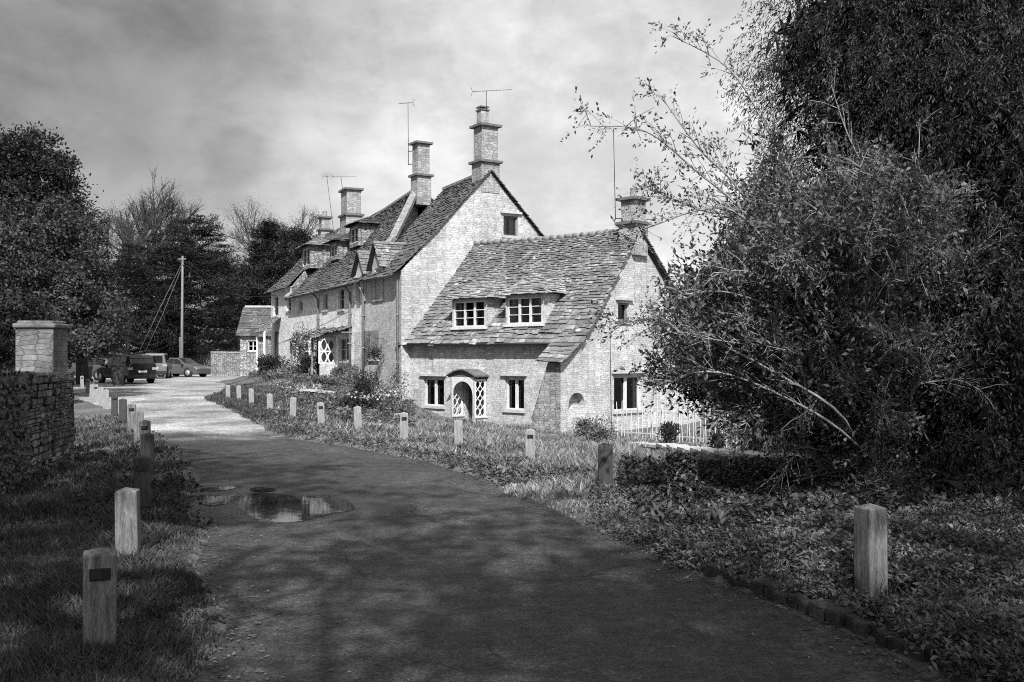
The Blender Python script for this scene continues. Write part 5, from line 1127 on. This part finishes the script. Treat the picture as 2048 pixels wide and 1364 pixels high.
GG = 'shrubs in the cottage gardens'
bush('garden_shrub', 'dark spreading shrub at the far end of the gardens under the door canopy', 548, 58, 709, 78, 'gardendark', 1800, .16, .08, group=GG)
bush('garden_shrub', 'pale cushion shrub below the dark one in the terrace garden', 585, 54, 729, 80, 'garden', 1600, .13, .07, group=GG)
bush('garden_shrub', 'rounded grey shrub nearest the yard at the garden end', 515, 58, 741, 36, 'garden', 900, .13, .07, group=GG)
bush('garden_shrub', 'mid grey mound between two pale cushions in the terrace garden', 556, 52, 738, 60, 'garden', 1500, .12, .07, group=GG)
bush('garden_shrub', 'pale mound above the broken stone edging', 560, 46, 761, 40, 'gardenpale', 900, .1, .05, group=GG)
bush('garden_shrub', 'low mound with light tips below the lattice porch', 600, 48, 748, 60, 'garden', 1500, .11, .06, group=GG)
bush('garden_shrub', 'dark shrub against the porch base of the terrace', 615, 51, 706, 40, 'gardendark', 1100, .12, .06, group=GG)
bush('garden_shrub', 'fine-leaved shrub right of the lattice porch', 690, 45.5, 728, 60, 'garden', 1500, .1, .05, group=GG)
bush('garden_shrub', 'straggling low shrub below the porch wall', 650, 44, 752, 56, 'garden', 1200, .1, .05, group=GG, sparse=True)
bush('rose_bush', 'tall dark bush left of the cottage in front of the tall house', 733, 37.5, 735, 72, 'gardendark', 2600, .085, .055, group=GG, lumps=5)
bush('rose_bush', 'wide dark bush at the foot of the tall one', 722, 35.5, 785, 70, 'gardendark', 1800, .085, .05, group=GG)
bush('flowering_shrub', 'pale flowering shrub beside the cottage downpipe', 777, 36.8, 752, 78, 'gardenpale', 2400, .075, .05, group=GG, lumps=5)
bush('flowering_shrub', 'mixed leafy shrub below the pale flowering one', 790, 34.5, 795, 60, 'garden', 1500, .08, .05, group=GG)
bush('garden_shrub', 'grey spreading plant between the tall bush and the verge', 680, 36, 790, 66, 'garden', 1500, .09, .05, group=GG, sparse=True)
bush('climbing_rose', 'climbing plant trained up the terrace front beside the porch', 602, 51.5, 640, 46, 'garden', 1700, .12, .06, dry=.5, cat='climber', sparse=True)
bush('climbing_rose', 'thin climber against the tall house below its wall dormers', 792, 39.3, 712, 34, 'garden', 420, .08, .05, dry=.3, cat='climber', sparse=True)
bush('rose_bush', 'loose rose bush at the foot of the cottage gable', 1195, 27.5, 832, 104, 'garden', 1500, .075, .045, group=GG, sparse=True, dry=.5)
bush('rose_bush', 'small dark bush in front of the paling fence', 1335, 26, 843, 44, 'gardendark', 900, .07, .045, group=GG)
bush('rose_bush', 'small dark bush further right along the paling fence', 1432, 24, 855, 34, 'gardendark', 600, .07, .045, group=GG)
for i, (u_, y_, v_, w_, lb) in enumerate([(1500, 24, 850, 90, 'pale leafy plants inside the garden behind the fence'), (1580, 22, 850, 100, 'pale garden plants left of the dark gate post'), (1690, 20.5, 850, 110, 'pale garden plants behind the arching stems')]): bush('border_plant', lb, u_, y_, v_, w_, 'garden', 1400, .08, .05, group=GG, sparse=True)
# small flowers
for (u_, Y_, v_, lb) in ((612, 40.6, 774, 'white flowers along the stone edging below the terrace'), (745, 33, 790, 'pale flower clump below the flowering shrub')):
    x = (u_ - 1024) / F * Y_; n = 90; Cn = np.stack([x + rng.normal(size=n) * .5, Y_ + rng.normal(size=n) * .25, np.zeros(n) + zat(v_, Y_) + rng.normal(size=n) * .08], 1); o = leaves('flower_clump', Cn, rng.normal(size=(n, 3)), .09, .08, M['petal']); tag(o, lb, 'flowers')

# ------------------------------------------------------------------ grass and weeds
def scatter(n, ymin, ymax, umin, umax, keep, pw=1.7):
    """points on the ground within the strip of view, thinning with distance"""
    X = []; Y = []; tot = 0
    while tot < n:
        t = rng.random(n * 2); y = (ymin ** (1 - pw) + t * (ymax ** (1 - pw) - ymin ** (1 - pw))) ** (1 / (1 - pw)); u = rng.uniform(umin, umax, n * 2); x = (u - 1024) / F * y
        sd = road_sd(x, y); k = keep(x, y, sd, u); x, y = x[k], y[k]; X.append(x); Y.append(y); tot += len(x)
    X = np.concatenate(X)[:n]; Y = np.concatenate(Y)[:n]; return X, Y, gz(X, Y)
def blades(name, X, Y, Z, h, wd, mat, label, lean=.5):
    n = len(X); a = rng.random(n) * 2 * math.pi; hh = h * rng.uniform(.4, 1.3, n); w_ = wd * rng.uniform(.7, 1.3, n); c, s_ = np.cos(a), np.sin(a); ln = rng.normal(size=(n, 2)) * lean * hh[:, None]
    P = np.stack([X, Y, Z - .02], 1); B = np.stack([c * w_, s_ * w_, 0 * c], 1) * .5
    mid = P + np.stack([ln[:, 0] * .35, ln[:, 1] * .35, hh * .62], 1); tip = P + np.stack([ln[:, 0], ln[:, 1], hh], 1)
    V = np.stack([P - B, P + B, mid + B * .8, mid - B * .8, tip + B * .12, tip - B * .12], 1).reshape(-1, 3); b = np.arange(n)[:, None] * 6
    Fc = np.concatenate([b + [0, 1, 2, 3], b + [3, 2, 4, 5]], 0); rn = rng.random(n); o = npmesh(name, V, Fc, M[mat], np.concatenate([rn, rn])); tag(o, label, None, None, 'stuff'); return o
def clumpy(x, y, s=1.): return .5 + .5 * np.sin(x * 2.1 * s + 1.7 * np.sin(y * 1.1 * s)) * np.sin(y * 1.9 * s + np.sin(x * 1.3 * s))
X, Y, Z = scatter(95000, 3.4, 26, -120, 620, lambda x, y, sd, u: (sd > .12 - .38 * rng.random(len(sd)) ** 3 - .12 * clumpy(x, y, 2.)) & (x < -1) & (rng.random(len(x)) < .35 + .65 * clumpy(x, y)))
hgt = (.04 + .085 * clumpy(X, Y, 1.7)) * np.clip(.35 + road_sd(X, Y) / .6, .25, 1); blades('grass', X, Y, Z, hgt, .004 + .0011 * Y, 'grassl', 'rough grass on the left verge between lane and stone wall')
X, Y, Z = scatter(85000, 9.5, 34, 540, 1900, lambda x, y, sd, u: (sd > .05 - .4 * rng.random(len(sd)) ** 2 - .15 * clumpy(x, y, 2.)) & (x > -9) & (rng.random(len(x)) < .35 + .65 * clumpy(x, y, .8)), 1.3)
hgt = (.07 + .12 * clumpy(X, Y, 1.2)) * np.clip(road_sd(X, Y) / .8, .35, 1); blades('grass', X, Y, Z, hgt, .005 + .0011 * Y, 'grass', 'long sunlit grass on the right verge before the cottage')
X, Y, Z = scatter(26000, 27, 42, 780, 1300, lambda x, y, sd, u: (x - 2.4) * .69 + (y - 34.0) * .72 < -.15)
blades('grass', X, Y, Z, .16, .03, 'grass', 'tufted grass right up to the front of the low cottage')
X, Y, Z = scatter(30000, 24, 60, 380, 830, lambda x, y, sd, u: (sd > -.05) & (x > -16), 1.5)
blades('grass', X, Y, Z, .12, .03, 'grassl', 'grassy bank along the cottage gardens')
X, Y, Z = scatter(4000, 3.3, 12, 1250, 2300, lambda x, y, sd, u: (sd > .05) & (x > .5))
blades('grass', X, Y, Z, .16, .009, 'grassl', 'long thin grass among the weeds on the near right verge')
# weeds: leafy ground cover near right, and edging plants
def cover(name, X, Y, Z, hmax, L, Wd, mat, label, per=5):
    n = len(X); idx = np.repeat(np.arange(n), per); m = len(idx); hh = hmax * (.25 + .75 * clumpy(X, Y, 1.6)) * rng.uniform(.3, 1.1, n)
    P = np.stack([X, Y, Z + hh], 1)[idx] + rng.normal(size=(m, 3)) * [.03, .03, .012]; t = rng.random(m) * 2 * math.pi
    A = np.stack([np.cos(t), np.sin(t), rng.normal(size=m) * .55 + .2], 1); rn = np.clip((rng.random(n)[idx] + rng.random(m)) / 2, 0, 1)
    o = leaves(name, P, A, L * rng.uniform(.5, 1.4, m), Wd * rng.uniform(.6, 1.3, m), M[mat], nrm=np.tile([0, 0, .8], (m, 1)), rnd=rn); tag(o, label, None, None, 'stuff')
X, Y, Z = scatter(24000, 3.4, 11, 1180, 2300, lambda x, y, sd, u: (sd > np.where(y < 7.4, .04 + .12 * rng.random(len(sd)), -.04)) & (x > 0) & (rng.random(len(x)) < np.where(y > 8.8, .35, 1)))
k = np.hypot(X - 2.3, Y - 6.2) > .27; X, Y, Z = X[k], Y[k], Z[k]
cover('undergrowth', X, Y, Z, .22 * np.clip(.25 + road_sd(X, Y) / .7, .2, 1), .045, .022, 'weeds', 'leafy weeds covering the near right verge behind the kerb')
X, Y, Z = scatter(12000, 8.6, 16, 1240, 2300, lambda x, y, sd, u: (sd > .5) & (x > 1.2) & (y < 16))
k = ~((np.abs(X - 1.7) < .24) & (Y > 9.1) & (Y < 10.1)); X, Y, Z = X[k], Y[k], Z[k]
cover('ivy_bank', X, Y, Z, .24, .06, .045, 'bank', 'dark ivy and bramble bank below the big bush')
X, Y, Z = scatter(3500, 12, 34, 420, 1180, lambda x, y, sd, u: (sd > .0) & (sd < 2.2) & (x > -12), 1.3)
cover('verge_weeds', X, Y, Z, .1, .06, .035, 'weeds', 'low weeds along the lane edge of the right verge')
X, Y, Z = scatter(5000, 26, 45, 560, 830, lambda x, y, sd, u: (sd > 2.5), 1.3)
cover('garden_ground_cover', X, Y, Z, .35, .09, .06, 'garden', 'mixed low planting filling the cottage gardens')
X, Y, Z = scatter(450, 9, 26, 150, 420, lambda x, y, sd, u: (sd > .0) & (x > -8.5), 1.3)
cover('verge_weeds', X, Y, Z, .1, .06, .04, 'gardendark', 'dark weeds around the foot of the left verge posts', 4)
n = 2600; t = rng.random(n); y = 3.6 + 15 * t ** 1.6; pick = rng.random(n) < .5
ex = np.where(pick, np.interp(y, [2, 4.89, 6.03, 7.03, 8, 9.42, 11.06, 13.67, 16.5, 18.7], [2.75, 2.15, 1.87, 1.5, 1.11, .74, .14, -.65, -2.19, -3.8]) - rng.exponential(.16, n), np.interp(y, [2, 4.89, 6.5, 8.66, 11.06, 14.6, 19], [-1.3, -1.5, -1.97, -2.71, -3.49, -4.75, -6.6]) + rng.exponential(.2, n))
tag(leaves('fallen_leaves', np.stack([ex, y, .008 + rng.random(n) * .006], 1), rng.normal(size=(n, 3)) * [1, 1, .12], .035 * rng.uniform(.5, 1.4, n), .02, M['weeds'], nrm=np.tile([0, 0, 4.], (n, 1)), fold=.04), 'leaf litter and grit gathered along both edges of the lane', None, None, 'stuff')
# dock plants by the road
def dock(u, Y, label, n=14, L=.2, mat='garden', h=.25):
    x = (u - 1024) / F * Y; g_ = g1(x, Y); C = np.stack([x + rng.normal(size=n) * .03, Y + rng.normal(size=n) * .03, g_ + .05 + rng.random(n) * h * .6], 1); t = rng.random(n) * 2 * math.pi
    V = []; Fc = []; rn = []
    o = leaves('dock_plant', C, np.stack([np.cos(t), np.sin(t), .5 + rng.random(n) * .9], 1), L * rng.uniform(.7, 1.2, n), L * .34, M[mat], nrm=np.stack([-np.cos(t), -np.sin(t), 1.5 + 0 * t], 1), fold=.05); tag(o, label, 'plant', 'broad-leaved weeds by the road')
dock(1430, 8.4, 'broad-leaved dock plant with pale upright leaves by the lane', 16, .17)
dock(1620, 6.6, 'broad-leaved weed just left of the big oak post', 12, .14)
dock(1900, 5.6, 'broad-leaved weed right of the big oak post', 12, .15)
dock(1330, 8.8, 'broad-leaved weed below the ivy-clad post', 12, .14)
# ivy over the left wall
n = 11000; t = rng.random(n); Yv = 9 + t * 4.4; xw = np.interp(Yv, [6.5, 9.3, 11.6, 13.6, 14.5], [-5.2, -5.65, -6.15, -6.6, -6.76]) + .29
zz = rng.random(n) * 1.42; k = rng.random(n) < np.clip(1.2 - (Yv - 10.4) / 1.3 + .5 * clumpy(Yv * 2, zz * 3), 0, 1)
Cn = np.stack([xw + rng.random(n) * .12 + (zz > 1.35) * rng.normal(size=n) * .25, Yv, zz], 1)[k]; m = len(Cn)
tag(leaves('ivy', Cn, rng.normal(size=(m, 3)) * [.3, 1, 1] + [.3, 0, -.5], .06, .05, M['ivy'], nrm=np.tile([1.2, -.5, .3], (m, 1))), 'dark ivy hanging over the near end of the dark left wall', 'ivy')

# ------------------------------------------------------------------ big yew at the right
def yew(name, label, base, ells, ncl, per, trunks, mat='yew', L=.07, Wd=.014, csz=.5):
    o = empty(name, base, label, 'tree'); C, d = crown_points(ells, ncl, .35); b = np.array(base, float); mb = MB()
    for (x, y, rr, hx, hy, hz) in trunks: limb(mb, (b[0] + x, b[1] + y, b[2] - .1), (b[0] + hx, b[1] + hy, hz), rr, rr * .3, .06, 8, 9)
    for i in range(46):
        c = C[rng.integers(ncl)]; s_ = b + [rng.normal() * .3, rng.normal() * .3, min(max(c[2] - rng.uniform(.3, 1.6), .4), 9)]; limb(mb, s_, c, .05, .01, .12, 6, 5)
    mb.build('trunk', M['bark'], o)
    # each clump is a few drooping sprays with needles along them
    nsp = 5; S_ = np.repeat(np.arange(ncl), nsp); ns = len(S_); org = C[S_] + rng.normal(size=(ns, 3)) * csz * .5
    ax0 = unit(d[S_] * [1, 1, .4] + rng.normal(size=(ns, 3)) * .5); sl = csz * rng.uniform(.7, 1.5, ns)
    idx = np.repeat(np.arange(ns), per); m = len(idx); t = rng.random(m)
    P = org[idx] + ax0[idx] * (t * sl[idx])[:, None] - np.stack([0 * t, 0 * t, (t ** 1.8) * sl[idx] * .9], 1) + rng.normal(size=(m, 3)) * .028
    A = ax0[idx] * .8 + rng.normal(size=(m, 3)) * .7 - np.stack([0 * t, 0 * t, .5 + t], 1)
    rn = np.clip(rng.random(ncl)[S_][idx] * .55 + rng.random(ns)[idx] * .3 + rng.random(m) * .15, 0, 1)
    leaves('crown', P, A, L * rng.uniform(.6, 1.3, m), Wd, M[mat], o, rnd=rn)
    Ci, di = crown_points([(e[0], e[1] + .4, e[2], e[3] * .82, e[4] * .82, e[5] * .86, e[6]) for e in ells], 16000, .1)
    leaves('inner_foliage', Ci, rng.normal(size=Ci.shape) + [0, 0, -.8], .26, .07, M['yew_far'], o); return o, C
Yy_ = 13.0
yew('yew_tree', 'huge dark drooping yew filling the right edge of the view', gbase(1960, Yy_, 0), [ell(1900, 330, Yy_, 300, 420, 2.2), ell(1760, 130, Yy_, 200, 230, 1.8), ell(2080, 500, Yy_ - 1.6, 230, 470, 1.8), ell(1820, 620, Yy_ + .8, 250, 260, 1.6), ell(2050, -50, Yy_, 420, 330, 2.2), ell(1650, 60, Yy_, 110, 110, 1.2), ell(2080, 850, Yy_ - 2.2, 140, 180, 1.), ell(1950, 640, Yy_ - 2.6, 120, 260, 1.), ell(2010, 900, Yy_ - 2.4, 110, 130, .9), ell(1930, 960, Yy_ - 2.6, 120, 110, .8), ell(2060, 1010, Yy_ - 3.6, 120, 120, .8), ell(1850, 880, Yy_ - 1.4, 90, 120, .8), ell(1950, 1010, 9.4, 130, 95, .7), ell(2070, 1060, 8.6, 110, 100, .6)], 2300, 36,
    [(0, 0, .22, -.6, .2, 5.5), (.5, .2, .2, .8, 0, 6.5), (-.7, .1, .12, -1.3, .2, 4), (.9, -.3, .12, 1.6, -.2, 4)])
# loose inner dark mass behind it
tree('laurel_hedge', 'dark evergreen mass behind the big yew closing the right side', gbase(1980, 17, -.5), [ell(1900, 850, 17, 200, 170, 1.2), ell(2120, 780, 17, 220, 230, 1.4), ell(1980, 500, 17, 260, 330, 1.2), ell(2000, 120, 16.5, 260, 250, 1.2), ell(1660, 620, 15, 180, 140, 1.1), ell(1830, 850, 15.5, 110, 120, 1.), ell(1760, 500, 15, 130, 150, 1.1)], 800, 95, .5, .13, .075, 'broad2', cat='hedge', trunk_r=.12)
# arching shrub
def arching_shrub():
    base = np.array(gbase(1775, 11.6, .02)); o = empty('arching_shrub', tuple(base), 'large loose shrub with pale arching stems and sunlit leaves right of the cottage', 'shrub')
    mb = MB(); LP = []; LA = []; LL = []; tn = []
    def curve(pts, Y0, Y1, r0):
        pts3 = [base + rng.normal(size=3) * [.3, .35, 0]] + [np.array(wpt(u, v, Y0 + (Y1 - Y0) * (i + 1) / len(pts))) for i, (u, v) in enumerate(pts)]
        cr_ = [np.array(p) for p in crspline(pts3, 5)]; m = len(cr_); mb.tube(cr_, [r0 * (1 - i / m) ** .8 + .003 for i in range(m)], 5, cap=False); return cr_
    def leafy(p, d, size):
        """a compound leaf cluster"""
        k = rng.integers(5, 9); a = unit(d + rng.normal(size=3) * .5)
        for q in range(k):
            LP.append(p + a * .05 * q * size / 1.0 * .6 + rng.normal(size=3) * .012); LA.append(a + rng.normal(size=3) * .75); LL.append(size * rng.uniform(.04, .075))
    def twigs(path, t0, dens, lf=1., spread=.5):
        m = len(path)
        for i in range(int(m * t0), m - 1):
            for q in range(dens):
                p = path[i] + (path[i + 1] - path[i]) * rng.random(); ax = unit(path[i + 1] - path[i]); dd = unit(ax * .8 + rng.normal(size=3) * spread + [0, 0, .15]); L = rng.uniform(.12, .5) * (1.15 - .5 * i / m)
                e = p + dd * L; mb.tube([p, p + dd * L * .5 + [0, 0, .02], e], [.005, .004, .002], 3, cap=False)
                for w_ in range(rng.integers(1, 4)): leafy(p + dd * L * rng.uniform(.45, 1.0), dd, lf)
                if rng.random() < .35: e2 = p + dd * L * .6 + unit(rng.normal(size=3)) * .2; mb.tube([p + dd * L * .6, e2], [.003, .002], 3, cap=False); leafy(e2, dd, lf)
    arcs = [([(1700, 800), (1600, 620), (1500, 440), (1390, 340), (1290, 262), (1180, 252)], 10.2, 9.2, .022, .42, 4), ([(1690, 760), (1570, 520), (1470, 370), (1400, 300), (1320, 190)], 10.5, 9.6, .02, .45, 4),
            ([(1720, 700), (1620, 430), (1540, 270), (1460, 140), (1345, 72)], 10.8, 10, .02, .5, 4), ([(1670, 700), (1570, 540), (1480, 430), (1400, 420), (1310, 450), (1255, 470)], 10, 9, .018, .45, 4),
            ([(1700, 780), (1600, 560), (1500, 445), (1400, 420), (1330, 390), (1300, 380)], 10.4, 9.8, .02, .45, 4), ([(1690, 840), (1540, 740), (1420, 680), (1310, 640), (1235, 650)], 10, 9, .018, .3, 5),
            ([(1680, 860), (1560, 790), (1460, 750), (1390, 745), (1345, 765)], 10, 9.2, .016, .3, 4), ([(1790, 700), (1780, 450), (1700, 280), (1662, 170)], 11, 10.6, .018, .4, 4), ([(1800, 720), (1850, 600), (1930, 520), (1985, 470)], 10.8, 10, .016, .4, 4),
            ([(1820, 800), (1900, 760), (1960, 780)], 10.5, 9.5, .014, .3, 4), ([(1660, 840), (1560, 830), (1500, 860)], 10.6, 10, .012, .3, 4), ([(1640, 900), (1590, 910), (1560, 960)], 10.8, 10.4, .012, .3, 2), ([(1800, 640), (1830, 420), (1840, 250)], 11, 11, .014, .4, 3)]
    for pts, Y0, Y1, r_, t0, dn in arcs: twigs(curve(pts, Y0, Y1, r_ * .8), t0, max(2, dn - 2), .72, .38)
    # many more stems filling the body of the shrub
    for i in range(85):
        th = rng.uniform(R(48), R(176)); tipu = 1700 + 430 * math.cos(th) * rng.uniform(.5, 1.0); tipv = 830 - (470 + 130 * rng.random() ** 3) * math.sin(th) * rng.uniform(.25, 1.0)
        if tipu < 1330: tipv = max(tipv, 520)
        mu = 1760 + (tipu - 1760) * .5 + rng.normal() * 60; mv = 900 + (tipv - 900) * .7 - 30; y1 = rng.uniform(8.8, 12.6)
        c = curve([(1760 + (mu - 1760) * .5, 900 + (mv - 900) * .55), (mu, mv), ((mu + tipu * 1.2) / 2.2, (mv + tipv * 1.1) / 2.1), (tipu, tipv)], 11, y1, rng.uniform(.004, .010)); twigs(c, .3, 4, rng.uniform(.8, 1.35))
    for i in range(60):
        tu = rng.uniform(1440, 1790); tv = rng.uniform(780, 1000) if tu > 1725 else rng.uniform(720, 860); y1 = rng.uniform(9.6, 12)
        c = curve([(1770 + (tu - 1770) * .5, min(tv, 930) - 60), ((1770 + tu * 3) / 4, tv - 40), (tu, tv)], 11, y1, rng.uniform(.004, .009)); twigs(c, .3, 4, rng.uniform(.8, 1.3), .6)
    for i in range(64):
        a0 = rng.uniform(R(60), R(168)); L0 = rng.uniform(.55, 1.0); tu = 1720 + 440 * math.cos(a0) * L0; tv = 840 - 560 * math.sin(a0) * L0; y1 = rng.uniform(8.6, 10.6)
        mu = 1740 + (tu - 1740) * .42 + rng.normal() * 30; mv = 860 + (tv - 860) * .72
        if tu < 1300 and tv > 480: continue
        c = curve([(1760 + (mu - 1760) * .5, 930 + (mv - 930) * .5), (mu, mv), (mu * .45 + tu * .55, mv * .35 + tv * .65 - 14), (tu, tv + 18)], 11, y1, rng.uniform(.009, .016)); twigs(c, .62, 2, .85, .45)
    # low bare curved stems near the base
    for i in range(14): curve([(1720 - rng.uniform(0, 60), 940 + rng.uniform(-20, 20)), (1640 - rng.uniform(0, 60), 905 + rng.uniform(-20, 60))], 11.2, 10.8, .009)
    Ci, di = crown_points([ell(1600, 640, 12.2, 190, 240, 1.0), ell(1480, 690, 11.6, 130, 150, .8), ell(1400, 640, 11.2, 70, 90, .6), ell(1690, 800, 12.2, 110, 90, .8), ell(1560, 480, 12, 120, 120, .8), ell(1420, 760, 11.4, 60, 45, .6)], 620, .15)
    ix = np.repeat(np.arange(620), 60); Pi = Ci[ix] + rng.normal(size=(len(ix), 3)) * .13; leaves('inner_foliage', Pi, rng.normal(size=Pi.shape) + [0, 0, -.3], .075 * rng.uniform(.6, 1.3, len(ix)), .032, M['gardendark'], o)  # dark leaf colour paints in the shade inside the bush
    mb.build('stems', M['bark_pale'], o); P = np.array(LP); A = np.array(LA); L = np.array(LL); print('shrub leaves', len(P))
    cell = np.floor(P / .42 + rng.normal(size=P.shape) * .12).astype(int); hsh = (np.sin(cell @ np.array([12.9898, 78.233, 37.719])) * 43758.5453) % 1
    leaves('foliage', P, A, L, L * .44, M['shrub'], o, fold=.08, rnd=np.clip(hsh * .65 + rng.random(len(P)) * .45, 0, 1))
arching_shrub()

# ------------------------------------------------------------------ trees behind the viewpoint that shade the lane
def shade(label, base, ells, ncl, arms):
    o = tree('shade_beech', label, base, ells, ncl, 46, .8, .26, .15, 'broad', trunk_r=.4, limbs=14); mb = MB()
    for (x0, y0, z0, x1, y1, z1, r_) in arms:
        p = limb(mb, (x0, y0, z0), (x1, y1, z1), r_, r_ * .35, .12, 9, 7)
        for q in p[1:]:
            for k in range(3): e = np.array(q) + rng.normal(size=3) * [1.3, .8, .8]; limb(mb, q, e, r_ * .28, .012, .15, 5, 4)
    mb.build('limb', M['bark'], o)
shade('tall open beech behind the viewpoint shading the lane', (-1.5, -9.5, 0), [(-1.5, -8.5, 14, 4.4, 4.2, 4.2, 3), (-4.6, -7.2, 10.5, 3.2, 3, 2.6, 2), (.8, -8.5, 12, 3.4, 3, 3, 2)], 230,
      [(-1.5, -9, 7, -6, -5.5, 8.5, .16), (-1.5, -9, 8, 4, -6, 9.5, .17), (-1.5, -9, 11, -5.5, -8, 13, .13), (-1.5, -9, 10, 3, -7, 12.5, .12), (-1.5, -9, 6, 3.5, -4.5, 7, .14), (-1.5, -9, 13, -4, -6, 17, .1)])
shade('open beech behind the viewpoint on the right', (6.5, -6, 0), [(6.2, -5, 12, 4, 4.2, 4, 3)], 100, [(6.5, -6, 7, 1.5, -3.5, 8.2, .14), (6.5, -6, 9, 2, -6, 11, .12)])
shade('tall beech beyond the left wall behind the viewpoint', (-7, -4, 0), [(-5.2, -3, 14.5, 3.4, 3.4, 3.4, 3), (-7.2, -2, 9, 3, 3, 2.6, 1.6)], 210, [(-7, -4, 7, -1, -2, 9, .15), (-7, -4, 10, -1.5, -3, 12.5, .13), (-7, -4, 12, -2, -1, 15, .11)])
print('objects', len(bpy.data.objects))
